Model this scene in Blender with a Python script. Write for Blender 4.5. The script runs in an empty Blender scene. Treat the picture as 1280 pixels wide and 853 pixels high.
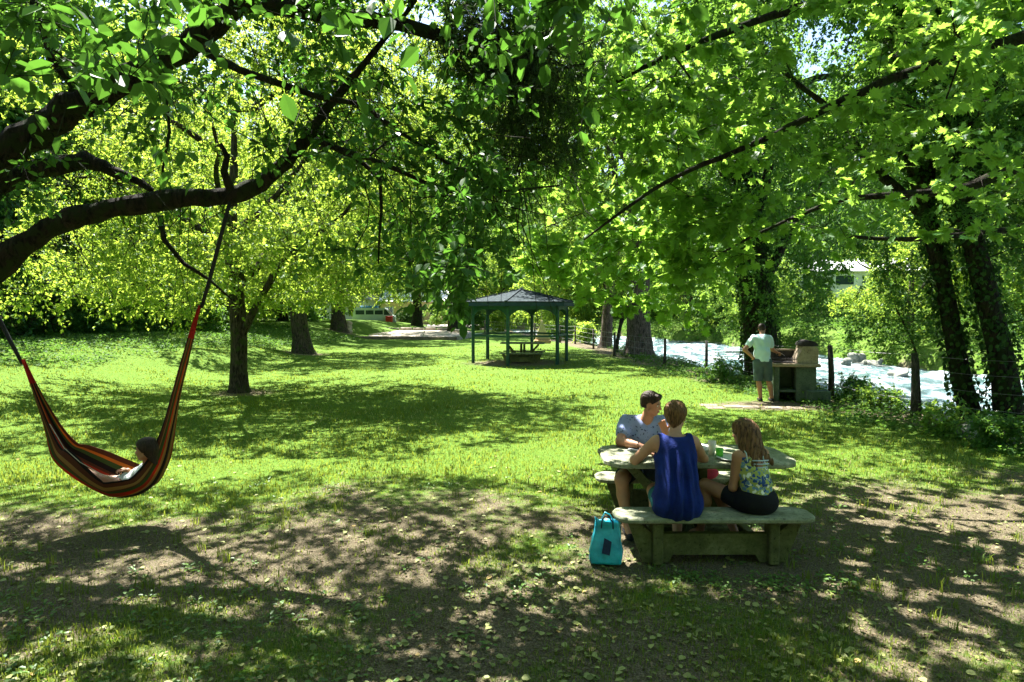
EXPO = 2.5
import bpy, math, random
import numpy as np
from mathutils import Vector, Matrix

R = math.radians
scene = bpy.context.scene
COL = scene.collection
rng = np.random.default_rng(7)
random.seed(7)

# ------------------------------------------------------------------ camera numbers
FPX = 818.0
CAM = np.array([0.0, 0.0, 2.15])
PITCH = math.atan((426.5 - 384.0) / FPX)          # looking slightly down
CP, SP = math.cos(PITCH), math.sin(PITCH)

def at(px, py, Y):
    """world point seen at photo pixel (px,py) at ground distance Y"""
    a = (px - 640) / FPX
    b = (426.5 - py) / FPX
    d = np.array([a, CP + b * SP, -SP + b * CP])
    return CAM + d * (Y / d[1])

def proj(P):
    P = np.atleast_2d(P) - CAM
    d = P[:, 1] * CP - P[:, 2] * SP
    u = P[:, 1] * SP + P[:, 2] * CP
    d = np.where(np.abs(d) < 1e-3, 1e-3, d)
    return 640 + FPX * P[:, 0] / d, 426.5 - FPX * u / d, d

def sstep(a, b, x):
    t = np.clip((x - a) / (b - a), 0, 1)
    return t * t * (3 - 2 * t)

def norm(v):
    v = np.asarray(v, float)
    return v / (np.linalg.norm(v, axis=-1, keepdims=True) + 1e-9)

def snoise(x, y, s=1.0, seed=0.0):
    """cheap smooth 2-D noise, about -1..1"""
    x = x / s + seed * 1.7
    y = y / s - seed * 2.3
    return (np.sin(x * 1.0 + 1.3 * np.sin(y * 0.9 + seed)) + np.sin(y * 1.3 + 1.7 * np.sin(x * 0.7 + 2.0)) +
            0.6 * np.sin(2.3 * x - 1.9 * y + 0.7) + 0.5 * np.sin(3.1 * y + 2.7 * x + 1.1 * np.sin(2 * x))) / 2.8

# ------------------------------------------------------------------ objects
def tag(o, label=None, cat=None, group=None, kind=None):
    if label: o['label'] = label
    if cat: o['category'] = cat
    if group: o['group'] = group
    if kind: o['kind'] = kind
    return o

def empty(name, loc=(0, 0, 0), rz=0.0):
    o = bpy.data.objects.new(name, None)
    COL.objects.link(o)
    o.location = [float(v) for v in loc]
    o.rotation_euler = (0, 0, rz)
    o.empty_display_size = 0.2
    return o

def mesh_np(name, V, Fs, mat, parent=None, smooth=True, attrs=None, uv=None, loc=None):
    """V (n,3); Fs = list of (m,k) int arrays; attrs dict name -> per-face float array"""
    V = np.asarray(V, np.float32)
    if not isinstance(Fs, (list, tuple)): Fs = [Fs]
    Fs = [np.asarray(f, np.int32) for f in Fs if len(f)]
    me = bpy.data.meshes.new(name)
    me.vertices.add(len(V)); me.vertices.foreach_set('co', V.ravel())
    tot = sum(f.size for f in Fs); nf = sum(len(f) for f in Fs)
    me.loops.add(tot); me.loops.foreach_set('vertex_index', np.concatenate([f.ravel() for f in Fs]))
    me.polygons.add(nf)
    sizes = np.concatenate([np.full(len(f), f.shape[1], np.int32) for f in Fs])
    st = np.zeros(nf, np.int32); st[1:] = np.cumsum(sizes)[:-1]
    me.polygons.foreach_set('loop_start', st)
    me.polygons.foreach_set('loop_total', sizes)
    me.polygons.foreach_set('use_smooth', np.full(nf, bool(smooth)))
    if attrs:
        for k, a in attrs.items():
            dom = 'FACE' if len(a) == nf else 'POINT'
            at_ = me.attributes.new(k, 'FLOAT', dom)
            at_.data.foreach_set('value', np.asarray(a, np.float32))
    me.update(calc_edges=True)
    me.validate()
    if uv is not None:
        ul = me.uv_layers.new(name='UVMap')
        li = np.empty(len(me.loops), np.int32); me.loops.foreach_get('vertex_index', li)
        ul.data.foreach_set('uv', np.asarray(uv, np.float32)[li].ravel())
    if mat: me.materials.append(mat)
    o = bpy.data.objects.new(name, me)
    COL.objects.link(o)
    if parent is not None: o.parent = parent
    if loc is not None: o.location = [float(v) for v in loc]
    return o

def copy_tree(o, parent=None):
    c = o.copy(); COL.objects.link(c)
    if parent is not None:
        c.parent = parent
    for ch in list(o.children):
        copy_tree(ch, c)
    return c

class MB:
    """collects shapes into one mesh"""
    def __init__(self): self.v = []; self.f = {}; self.n = 0
    def add(self, V, F):
        V = np.asarray(V, float); self.v.append(V)
        for f in F:
            self.f.setdefault(len(f), []).append([i + self.n for i in f])
        self.n += len(V)
        return self
    def box(self, c, s, rz=0, rot=None, bev=0.0):
        """centre, full size, optional 3x3 rot; bevelled box"""
        s = np.asarray(s, float) / 2
        b = min(bev, s.min() * 0.45)
        V = []
        if b <= 0:
            for z in (-1, 1):
                for y in (-1, 1):
                    for x in (-1, 1): V.append((x * s[0], y * s[1], z * s[2]))
            F = [(0, 2, 3, 1), (4, 5, 7, 6), (0, 1, 5, 4), (2, 6, 7, 3), (0, 4, 6, 2), (1, 3, 7, 5)]
        else:
            # chamfered box: 24 verts
            idx = {}
            for z in (-1, 1):
                for y in (-1, 1):
                    for x in (-1, 1):
                        for a in range(3):
                            p = [x * (s[0] - b), y * (s[1] - b), z * (s[2] - b)]
                            p[a] = (x, y, z)[a] * s[a]
                            idx[(x, y, z, a)] = len(V); V.append(p)
            F = []
            for a in range(3):
                o1, o2 = [(1, 2), (2, 0), (0, 1)][a]
                for sg in (-1, 1):
                    q = []
                    for (u, w) in ((-1, -1), (1, -1), (1, 1), (-1, 1)):
                        k = [0, 0, 0]; k[a] = sg; k[o1] = u; k[o2] = w
                        q.append(idx[(*k, a)])
                    F.append(q if sg > 0 else q[::-1])
            for a in range(3):      # edges parallel to axis a
                o1, o2 = [(1, 2), (2, 0), (0, 1)][a]
                for u in (-1, 1):
                    for w in (-1, 1):
                        k0 = [0, 0, 0]; k1 = [0, 0, 0]
                        k0[a] = -1; k1[a] = 1
                        for k in (k0, k1): k[o1] = u; k[o2] = w
                        q = [idx[(*k0, o1)], idx[(*k1, o1)], idx[(*k1, o2)], idx[(*k0, o2)]]
                        F.append(q if u * w < 0 else q[::-1])
            for x in (-1, 1):
                for y in (-1, 1):
                    for z in (-1, 1):
                        q = [idx[(x, y, z, 0)], idx[(x, y, z, 1)], idx[(x, y, z, 2)]]
                        F.append(q if x * y * z > 0 else q[::-1])
        V = np.array(V)
        if rot is not None: V = V @ np.asarray(rot).T
        if rz: V = V @ np.array([[math.cos(rz), math.sin(rz), 0], [-math.sin(rz), math.cos(rz), 0], [0, 0, 1]])
        return self.add(V + np.asarray(c, float), F)
    def tube(self, pts, rad, n=8, cap=True, jit=0.0, rg=None):
        pts = np.asarray(pts, float)
        m = len(pts)
        rad = np.broadcast_to(np.asarray(rad, float), (m,))
        T = np.gradient(pts, axis=0); T = norm(T)
        a = np.array([0, 0, 1.0]) if abs(T[0][2]) < 0.9 else np.array([1.0, 0, 0])
        N = norm(np.cross(T[0], a)); th = np.arange(n) * 2 * math.pi / n
        V = []
        for i in range(m):
            N = norm(N - T[i] * np.dot(N, T[i])); B = np.cross(T[i], N)
            r = np.full(n, rad[i])
            if jit > 0: r = r * (1 + jit * (np.sin(th * 3 + i * 0.9) * 0.6 + np.sin(th * 5 - i * 1.3) * 0.4 + (rg.normal(0, 0.4, n) if rg is not None else 0)))
            V.append(pts[i] + (np.cos(th) * r)[:, None] * N + (np.sin(th) * r)[:, None] * B)
        V = np.concatenate(V)
        F = [(i * n + j, i * n + (j + 1) % n, (i + 1) * n + (j + 1) % n, (i + 1) * n + j) for i in range(m - 1) for j in range(n)]
        if cap:
            F.append(tuple(range(n))[::-1]); F.append(tuple(range((m - 1) * n, m * n)))
        return self.add(V, F)
    def bar(self, p0, p1, w, h, up=(0, 0, 1), bev=0.004):
        p0 = np.asarray(p0, float); p1 = np.asarray(p1, float)
        d = p1 - p0; L = np.linalg.norm(d); x = d / L
        y = norm(np.cross(up, x)); z = np.cross(x, y)
        return self.box((p0 + p1) / 2, (L, w, h), rot=np.column_stack([x, y, z]), bev=bev)
    def prism(self, outline, z0, z1, axis='z', off=0.0):
        """extrude polygon; axis 'z' -> outline is (x,y); 'y' -> outline (x,z) extruded along y; 'x' -> (y,z)"""
        n = len(outline); V = []
        for z in (z0, z1):
            for (a, b) in outline:
                V.append({'z': (a, b, z), 'y': (a, z, b), 'x': (z, a, b)}[axis])
        F = [tuple(range(n))[::-1], tuple(range(n, 2 * n))]
        F += [(i, (i + 1) % n, n + (i + 1) % n, n + i) for i in range(n)]
        if axis == 'y': F = [f[::-1] for f in F]
        return self.add(V, F)
    def lathe(self, prof, c=(0, 0, 0), n=20):
        V = []; c = np.asarray(c, float)
        for (r, z) in prof:
            for j in range(n):
                t = 2 * math.pi * j / n
                V.append(c + (r * math.cos(t), r * math.sin(t), z))
        m = len(prof)
        F = [(i * n + j, i * n + (j + 1) % n, (i + 1) * n + (j + 1) % n, (i + 1) * n + j) for i in range(m - 1) for j in range(n)]
        F.append(tuple(range(n))[::-1])
        F.append(tuple(range((m - 1) * n, m * n)))
        return self.add(V, F)
    def ball(self, c, r, n=12, m=8):
        r = np.broadcast_to(np.asarray(r, float), (3,)); V = []
        for i in range(1, m):
            p = math.pi * i / m
            for j in range(n):
                t = 2 * math.pi * j / n
                V.append((math.sin(p) * math.cos(t) * r[0], math.sin(p) * math.sin(t) * r[1], math.cos(p) * r[2]))
        V.append((0, 0, r[2])); V.append((0, 0, -r[2]))
        F = [(i * n + j, (i + 1) * n + j, (i + 1) * n + (j + 1) % n, i * n + (j + 1) % n) for i in range(m - 2) for j in range(n)]
        T = len(V) - 2
        F += [(T, j, (j + 1) % n) for j in range(n)]
        F += [(T + 1, (m - 2) * n + (j + 1) % n, (m - 2) * n + j) for j in range(n)]
        return self.add(np.array(V) + np.asarray(c, float), F)
    def build(self, name, mat, parent=None, smooth=False, loc=None):
        V = np.concatenate(self.v)
        Fs = [np.array(f) for f in self.f.values()]
        o = mesh_np(name, V, Fs, mat, parent, smooth, loc=loc)
        return o

# ------------------------------------------------------------------ materials
def nmat(name):
    m = bpy.data.materials.new(name); m.use_nodes = True
    nt = m.node_tree; nt.nodes.clear()
    out = nt.nodes.new('ShaderNodeOutputMaterial')
    return m, nt, out

def N(nt, t, **kw):
    n = nt.nodes.new('ShaderNode' + t)
    for k, v in kw.items():
        if k.startswith('i_'):
            key = k[2:]
            key = int(key) if key.isdigit() else key.replace('_', ' ')
            n.inputs[key].default_value = v
        else: setattr(n, k, v)
    return n

def ramp(nt, fac, stops, interp='LINEAR'):
    r = nt.nodes.new('ShaderNodeValToRGB'); r.color_ramp.interpolation = interp
    el = r.color_ramp.elements
    while len(el) > 1: el.remove(el[-1])
    el[0].position = stops[0][0]; el[0].color = (*stops[0][1], 1)
    for p, c in stops[1:]:
        e = el.new(p); e.color = (*c, 1)
    nt.links.new(fac, r.inputs[0])
    return r

def mat_basic(name, col, rough=0.7, var=0.12, scale=8.0, bump=0.0, bscale=60.0, spec=0.3, metal=0.0, col2=None, detail=5):
    m, nt, out = nmat(name)
    b = N(nt, 'BsdfPrincipled', i_Roughness=rough, i_Metallic=metal)
    b.inputs['Specular IOR Level'].default_value = spec
    tc = N(nt, 'TexCoord')
    no = N(nt, 'TexNoise', i_Scale=scale, i_Detail=detail, i_Roughness=0.6)
    nt.links.new(tc.outputs['Object'], no.inputs['Vector'])
    c2 = col2 if col2 else tuple(min(1, c * (1 + var * 2)) for c in col)
    c1 = tuple(c * (1 - var * 2) for c in col) if not col2 else col
    r = ramp(nt, no.outputs['Fac'], [(0.35, c1), (0.65, c2)])
    nt.links.new(r.outputs[0], b.inputs['Base Color'])
    if bump > 0:
        n2 = N(nt, 'TexNoise', i_Scale=bscale, i_Detail=5)
        nt.links.new(tc.outputs['Object'], n2.inputs['Vector'])
        bp = N(nt, 'Bump', i_Strength=bump, i_Distance=0.02)
        nt.links.new(n2.outputs['Fac'], bp.inputs['Height']); nt.links.new(bp.outputs[0], b.inputs['Normal'])
    nt.links.new(b.outputs[0], out.inputs[0])
    return m

def mat_leaf(name, dark, light, trans, tfac=0.45, rough=0.45, spec=0.35, dry=None):
    """leaf: colour varies per leaf by the face attribute rnd, light passes through"""
    m, nt, out = nmat(name)
    a = N(nt, 'Attribute', attribute_name='rnd')
    st = [(0.0, dark), (0.9, light)]
    if dry: st += [(0.965, light), (0.98, dry)]
    r = ramp(nt, a.outputs['Fac'], st)
    b = N(nt, 'BsdfPrincipled', i_Roughness=rough)
    b.inputs['Specular IOR Level'].default_value = spec
    nt.links.new(r.outputs[0], b.inputs['Base Color'])
    t = N(nt, 'BsdfTranslucent')
    r2 = ramp(nt, a.outputs['Fac'], [(0.0, tuple(c * 0.75 for c in trans)), (1.0, trans)])
    nt.links.new(r2.outputs[0], t.inputs['Color'])
    mx = N(nt, 'MixShader', i_0=tfac)
    nt.links.new(b.outputs[0], mx.inputs[1]); nt.links.new(t.outputs[0], mx.inputs[2])
    nt.links.new(mx.outputs[0], out.inputs[0])
    return m

def mat_bark(name, c1, c2, moss=None, mossamt=0.5, scale=9.0):
    m, nt, out = nmat(name)
    tc = N(nt, 'TexCoord')
    mp = N(nt, 'Mapping'); mp.inputs['Scale'].default_value = (1, 1, 0.22)
    nt.links.new(tc.outputs['Object'], mp.inputs[0])
    n1 = N(nt, 'TexNoise', i_Scale=scale * 2, i_Detail=9, i_Roughness=0.75, i_Distortion=0.8)
    nt.links.new(mp.outputs[0], n1.inputs['Vector'])
    r = ramp(nt, n1.outputs['Fac'], [(0.42, c1), (0.60, c2)])
    b = N(nt, 'BsdfPrincipled', i_Roughness=0.9)
    b.inputs['Specular IOR Level'].default_value = 0.15
    col = r.outputs[0]
    if moss:
        n2 = N(nt, 'TexNoise', i_Scale=4.5, i_Detail=6, i_Roughness=0.7)
        nt.links.new(tc.outputs['Object'], n2.inputs['Vector'])
        rr = ramp(nt, n2.outputs['Fac'], [(0.62 - 0.2 * mossamt, (0, 0, 0)), (0.70 - 0.2 * mossamt, (1, 1, 1))])
        mx = N(nt, 'MixRGB'); nt.links.new(rr.outputs[0], mx.inputs[0])
        nt.links.new(col, mx.inputs[1]); mx.inputs[2].default_value = (*moss, 1)
        col = mx.outputs[0]
    nt.links.new(col, b.inputs['Base Color'])
    bp = N(nt, 'Bump', i_Strength=1.0, i_Distance=0.09)
    nt.links.new(n1.outputs['Fac'], bp.inputs['Height']); nt.links.new(bp.outputs[0], b.inputs['Normal'])
    nt.links.new(b.outputs[0], out.inputs[0])
    return m
# ------------------------------------------------------------------ soft-body modeller: blended tapered limbs -> one skin
def frame(fwd, up=(0, 0, 1)):
    f = norm(fwd); r = norm(np.cross(f, up)); u = np.cross(r, f)
    return np.column_stack([r, f, u])          # columns: right, forward, up

class Soft:
    def __init__(self): self.p = []; self.cuts = []; self.disp = None
    def cone(self, a, b, ra, rb, k=0.03, sq=None):
        self.p.append(('c', np.asarray(a, float), np.asarray(b, float), ra, rb, k)); return self
    def ell(self, c, r, rot=None, k=0.03):
        self.p.append(('e', np.asarray(c, float), np.asarray(r, float), rot, 0, k)); return self
    def chain(self, pts, rs, k=0.03):
        for i in range(len(pts) - 1): self.cone(pts[i], pts[i + 1], rs[i], rs[i + 1], k)
        return self
    def infl(self, d):
        s = Soft()
        for q in self.p:
            if q[0] == 'c': s.p.append(('c', q[1], q[2], q[3] + d, q[4] + d, q[5]))
            else: s.p.append(('e', q[1], q[2] + d, q[3], 0, q[5]))
        return s
    def plus(self, o):
        s = Soft(); s.p = self.p + o.p; return s
    def plane(self, pt, nrm):
        """cut away the side the normal points to"""
        self.cuts.append(('p', np.asarray(pt, float), norm(nrm))); return self
    def hole(self, c, r):
        self.cuts.append(('s', np.asarray(c, float), np.broadcast_to(np.asarray(r, float), (3,)))); return self
    def mesh(self, h=0.006):
        lo = np.full(3, 1e9); hi = np.full(3, -1e9); bb = []
        for q in self.p:
            if q[0] == 'c':
                a = np.minimum(q[1] - q[3], q[2] - q[4]); b = np.maximum(q[1] + q[3], q[2] + q[4])
            else:
                m_ = q[2].max(); a = q[1] - m_; b = q[1] + m_
            bb.append((a, b)); lo = np.minimum(lo, a); hi = np.maximum(hi, b)
        lo -= 0.03; hi += 0.03
        n = np.ceil((hi - lo) / h).astype(int) + 1
        F = np.full(n, 0.3, np.float32)
        ax = [lo[i] + np.arange(n[i]) * h for i in range(3)]
        for q, (a, b) in zip(self.p, bb):
            k = q[5]; m_ = k + 2 * h + 0.01
            i0 = np.maximum(((a - m_ - lo) / h).astype(int), 0); i1 = np.minimum(((b + m_ - lo) / h).astype(int) + 2, n)
            X = ax[0][i0[0]:i1[0], None, None]; Y = ax[1][None, i0[1]:i1[1], None]; Z = ax[2][None, None, i0[2]:i1[2]]
            if q[0] == 'c':
                d = q[2] - q[1]; L2 = max(float(d @ d), 1e-9)
                t = np.clip(((X - q[1][0]) * d[0] + (Y - q[1][1]) * d[1] + (Z - q[1][2]) * d[2]) / L2, 0, 1)
                D = np.sqrt((X - q[1][0] - t * d[0]) ** 2 + (Y - q[1][1] - t * d[1]) ** 2 + (Z - q[1][2] - t * d[2]) ** 2) - (q[3] + (q[4] - q[3]) * t)
            else:
                x, y, z = X - q[1][0], Y - q[1][1], Z - q[1][2]
                if q[3] is not None:
                    M = q[3]
                    x, y, z = (x * M[0, 0] + y * M[1, 0] + z * M[2, 0], x * M[0, 1] + y * M[1, 1] + z * M[2, 1], x * M[0, 2] + y * M[1, 2] + z * M[2, 2])
                k0 = np.sqrt((x / q[2][0]) ** 2 + (y / q[2][1]) ** 2 + (z / q[2][2]) ** 2)
                k1 = np.sqrt((x / q[2][0] ** 2) ** 2 + (y / q[2][1] ** 2) ** 2 + (z / q[2][2] ** 2) ** 2) + 1e-6
                D = k0 * (k0 - 1) / k1
            S = F[i0[0]:i1[0], i0[1]:i1[1], i0[2]:i1[2]]
            hh = np.clip(0.5 + 0.5 * (S - D) / k, 0, 1)
            F[i0[0]:i1[0], i0[1]:i1[1], i0[2]:i1[2]] = S * (1 - hh) + D * hh - k * hh * (1 - hh)
        X = ax[0][:, None, None]; Y = ax[1][None, :, None]; Z = ax[2][None, None, :]
        if self.disp is not None: F = F + self.disp(X, Y, Z).astype(np.float32)
        for c in self.cuts:
            if c[0] == 'p':
                D = (X - c[1][0]) * c[2][0] + (Y - c[1][1]) * c[2][1] + (Z - c[1][2]) * c[2][2]
            else:
                k0 = np.sqrt(((X - c[1][0]) / c[2][0]) ** 2 + ((Y - c[1][1]) / c[2][1]) ** 2 + ((Z - c[1][2]) / c[2][2]) ** 2)
                D = (1 - k0) * c[2].min()
            F = np.maximum(F, D)
        F[0] = F[-1] = 0.1; F[:, 0] = F[:, -1] = 0.1; F[:, :, 0] = F[:, :, -1] = 0.1
        return surfnets(F, lo, h)
    def build(self, name, mat, parent=None, h=0.006):
        V, Q = self.mesh(h)
        return mesh_np(name, V, [Q], mat, parent, True)

def surfnets(F, lo, h):
    S = F < 0
    c = np.zeros(tuple(np.array(F.shape) - 1), np.int8)
    for a in (0, 1):
        for b in (0, 1):
            for d in (0, 1):
                c += S[a:a + c.shape[0], b:b + c.shape[1], d:d + c.shape[2]]
    M = (c > 0) & (c < 8)
    I = np.argwhere(M); n = len(I)
    vid = np.full(M.shape, -1, np.int32); vid[M] = np.arange(n)
    pos = np.zeros((n, 3)); cnt = np.zeros(n)
    co = [(a, b, d) for a in (0, 1) for b in (0, 1) for d in (0, 1)]
    for p in co:
        for ax_ in range(3):
            if p[ax_] == 1: continue
            q = list(p); q[ax_] = 1
            fa = F[I[:, 0] + p[0], I[:, 1] + p[1], I[:, 2] + p[2]]; fb = F[I[:, 0] + q[0], I[:, 1] + q[1], I[:, 2] + q[2]]
            x = (fa < 0) != (fb < 0)
            t = np.where(x, fa / np.where(x, fa - fb, 1), 0)
            pp = np.array(p, float)[None] + t[:, None] * (np.array(q) - np.array(p))[None]
            pos += pp * x[:, None]; cnt += x
    V = lo + (I + pos / cnt[:, None]) * h
    Q = []
    for ax_ in range(3):
        o1, o2 = [(1, 2), (2, 0), (0, 1)][ax_]
        A = [slice(None)] * 3; B = [slice(None)] * 3
        A[ax_] = slice(0, -1); B[ax_] = slice(1, None)
        for o in (o1, o2): A[o] = slice(1, -1); B[o] = slice(1, -1)
        d = S[tuple(A)] != S[tuple(B)]
        E = np.argwhere(d); E[:, o1] += 1; E[:, o2] += 1
        ins = S[E[:, 0], E[:, 1], E[:, 2]]
        def vv(du, dv):
            G = E.copy(); G[:, o1] += du; G[:, o2] += dv
            return vid[G[:, 0], G[:, 1], G[:, 2]]
        q = np.stack([vv(-1, -1), vv(0, -1), vv(0, 0), vv(-1, 0)], 1)
        q[~ins] = q[~ins][:, ::-1]
        Q.append(q)
    Q = np.concatenate(Q)
    Q = Q[(Q >= 0).all(1)]
    # two light smoothing passes
    for _ in range(2):
        acc = np.zeros_like(V); ct = np.zeros(len(V))
        for a, b in ((0, 1), (1, 2), (2, 3), (3, 0)):
            np.add.at(acc, Q[:, a], V[Q[:, b]]); np.add.at(ct, Q[:, a], 1)
        V = V * 0.6 + 0.4 * acc / np.maximum(ct, 1)[:, None]
    return V, Q

def hand(s, wrist, d, nrm, side, curl=0.4, sc=1.0, spread=0.12):
    """d: towards fingers, nrm: back of the hand, side=+1 thumb on d x nrm side"""
    d = norm(d); nrm = norm(np.asarray(nrm, float) - d * np.dot(nrm, d)); a = np.cross(d, nrm) * side
    w = np.asarray(wrist, float)
    for i, o in enumerate((0.026, 0.009, -0.009, -0.025)):
        s.cone(w + a * o * 0.6 * sc, w + d * 0.078 * sc + a * o * sc, 0.015 * sc, 0.011 * sc, 0.012)
    for i, o in enumerate((0.028, 0.0095, -0.0095, -0.027)):
        L = (0.040, 0.045, 0.042, 0.033)[i] * sc
        p = w + d * 0.080 * sc + a * o * sc; ang = 0.15
        dd = norm(d + a * (0.6 * spread * (1.2 - i * 0.8)))
        for j in range(3):
            ang += curl * (0.55, 0.95, 0.7)[j] * (1 + 0.12 * i)
            v = dd * math.cos(ang) - nrm * math.sin(ang)
            l = L * (1.0, 0.68, 0.55)[j]
            q = p + v * l
            s.cone(p, q, (0.0092 - 0.0006 * j) * sc, (0.0088 - 0.0008 * j) * sc, 0.005)
            p = q
    p = w + a * 0.022 * sc + d * 0.02 * sc
    v1 = norm(d * 0.65 + a * 0.75 - nrm * 0.25); q = p + v1 * 0.045 * sc
    s.cone(p, q, 0.014 * sc, 0.0105 * sc, 0.010)
    v2 = norm(d * 0.95 + a * 0.15 - nrm * (0.3 + 0.5 * curl)); q2 = q + v2 * 0.034 * sc
    s.cone(q, q2, 0.0105 * sc, 0.009 * sc, 0.006)

def head(s, c, fwd, up=(0, 0, 1), sc=1.0, child=False):
    M = frame(fwd, up); c = np.asarray(c, float)
    L = lambda *p: c + M @ (np.array(p) * sc)
    s.ell(L(0, -0.012, 0.033), np.array([0.073, 0.092, 0.080]) * sc, M, 0.02)
    s.ell(L(0, 0.030, -0.028), np.array([0.056, 0.058, 0.080]) * sc, M, 0.02)
    s.cone(L(0.018, 0.052, -0.088), L(-0.018, 0.052, -0.088), 0.021 * sc, 0.021 * sc, 0.018)
    s.cone(L(0.050, 0.0, -0.055), L(0.018, 0.050, -0.088), 0.016 * sc, 0.016 * sc, 0.02)
    s.cone(L(-0.050, 0.0, -0.055), L(-0.018, 0.050, -0.088), 0.016 * sc, 0.016 * sc, 0.02)
    s.cone(L(0.03, 0.073, 0.020), L(-0.03, 0.073, 0.020), 0.012 * sc, 0.012 * sc, 0.012)      # brow
    s.cone(L(0, 0.083, 0.008), L(0, 0.104, -0.030), 0.008 * sc, 0.0105 * sc, 0.009)            # nose
    s.cone(L(0.010, 0.090, -0.033), L(-0.010, 0.090, -0.033), 0.008 * sc, 0.008 * sc, 0.006)
    s.cone(L(0.036, 0.062, -0.025), L(0.030, 0.068, -0.035), 0.014 * sc, 0.012 * sc, 0.015)    # cheeks
    s.cone(L(-0.036, 0.062, -0.025), L(-0.030, 0.068, -0.035), 0.014 * sc, 0.012 * sc, 0.015)
    s.cone(L(0.018, 0.080, -0.059), L(-0.018, 0.080, -0.059), 0.0075 * sc, 0.0075 * sc, 0.006) # lips
    for e in (-1, 1):
        s.ell(L(0.074 * e, -0.008, -0.012), np.array([0.009, 0.018, 0.031]) * sc, M, 0.008)
    return L, M

def face_bits(L, M, sc, parent, eye, brow, lip, white, smile=False):
    for e in (-1, 1):
        b = MB(); b.ball((0, 0, 0), (0.012 * sc, 0.008 * sc, 0.0065 * sc)); 
        o = _rot(b, M, L(0.030 * e, 0.0765, 0.002)); ob = o.build('eye', white, parent, True)
        b = MB(); b.ball((0, 0, 0), (0.0055 * sc, 0.004 * sc, 0.0058 * sc))
        _rot(b, M, L(0.030 * e, 0.0825, 0.002)).build('iris', eye, ob, True)
        b = MB(); b.tube([L(0.014 * e, 0.086, 0.019), L(0.030 * e, 0.085, 0.024), L(0.046 * e, 0.074, 0.019)], np.array([0.0035, 0.004, 0.0025]) * sc, 6)
        b.build('eyebrow', brow, parent, True)
    b = MB()
    wd = 0.024 if not smile else 0.029
    b.tube([L(-wd, 0.076, -0.052), L(-0.012, 0.0865, -0.0565), L(0.012, 0.0865, -0.0565), L(wd, 0.076, -0.052)], np.array([0.002, 0.0045, 0.0045, 0.002]) * sc, 8)
    b.tube([L(-wd, 0.076, -0.054), L(-0.012, 0.0855, -0.0665), L(0.012, 0.0855, -0.0665), L(wd, 0.076, -0.054)], np.array([0.002, 0.005, 0.005, 0.002]) * sc, 8)
    b.build('lips', lip, parent, True)
    if smile:
        b = MB(); b.tube([L(-0.022, 0.079, -0.056), L(0, 0.0885, -0.0615), L(0.022, 0.079, -0.056)], np.array([0.002, 0.0045, 0.002]) * sc, 8)
        b.build('teeth', white, parent, True)

def _rot(b, M, c):
    b.v = [v @ M.T + c for v in b.v]
    return b
# ------------------------------------------------------------------ trees
RH_V = np.array([(0, 0, 0), (0.42, 0.30, 0.09), (1, 0, -0.03), (0.42, -0.30, 0.09)])
RH_F = [[(0, 2, 1), (0, 3, 2)]]
LF_V = np.array([(0, 0, 0), (0.26, 0.27, 0.09), (0.66, 0.27, 0.07), (1, 0, -0.08), (0.66, -0.27, 0.07), (0.26, -0.27, 0.09)])
LF_F = [[(0, 3, 2, 1), (0, 5, 4, 3)]]
_mp = [(0, 0), (1.02, 0), (0.80, 0.12), (0.86, 0.30), (0.64, 0.22), (0.74, 0.52), (0.50, 0.40), (0.33, 0.28), (0.20, 0.56), (0.06, 0.30), (-0.10, 0.26)]
MP_V = np.array([(a, b, 0.10 * abs(b) - 0.10 * a * a) for a, b in _mp] + [(a, -b, 0.10 * abs(b) - 0.10 * a * a) for a, b in _mp[2:]])
MP_F = [[(0, 1, 2, 3, 4, 5, 6, 7, 8, 9, 10), tuple([0] + list(range(19, 10, -1)) + [1])]]
NR_V = np.array([(0, 0, 0), (0.4, 0.085, 0.02), (1, 0, -0.05), (0.4, -0.085, 0.02)])

def leaves(P, D, Nn, size, V0=RH_V, F0=RH_F):
    """P,D,Nn (n,3), size (n,) -> verts, faces list"""
    n = len(P); D = norm(D); B = norm(np.cross(Nn, D)); U = np.cross(D, B)
    V = P[:, None] + size[:, None, None] * (V0[None, :, 0, None] * D[:, None] + V0[None, :, 1, None] * B[:, None] + V0[None, :, 2, None] * U[:, None])
    k = len(V0); off = (np.arange(n) * k)[:, None]
    out = []
    for grp in F0:
        A = np.array(grp)                                   # (m, c)
        out.append((A[None] + off[:, :, None]).reshape(-1, A.shape[1]))
    return V.reshape(-1, 3), out

def rods(P0, P1, P2, r0, r1):
    """many thin bent 3-sided twigs at once"""
    n = len(P0); T = norm(P2 - P0)
    a = np.where(np.abs(T[:, 2:3]) < 0.8, np.array([[0, 0, 1.0]]), np.array([[1.0, 0, 0]]))
    X = norm(np.cross(T, a)); Y = np.cross(T, X)
    rings = []
    for P, r in ((P0, r0), (P1, (r0 + r1) / 2), (P2, r1)):
        r = np.broadcast_to(r, (n,))[:, None]
        for t in (0, 2.0944, 4.18879):
            rings.append(P + r * (math.cos(t) * X + math.sin(t) * Y))
    V = np.stack(rings, 1).reshape(-1, 3)
    off = (np.arange(n) * 9)[:, None]
    f = []
    for i in range(2):
        for j in range(3): f.append((i * 3 + j, i * 3 + (j + 1) % 3, i * 3 + 3 + (j + 1) % 3, i * 3 + 3 + j))
    f = np.array(f)
    return V, (f[None] + off[:, :, None]).reshape(-1, 4)

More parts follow.
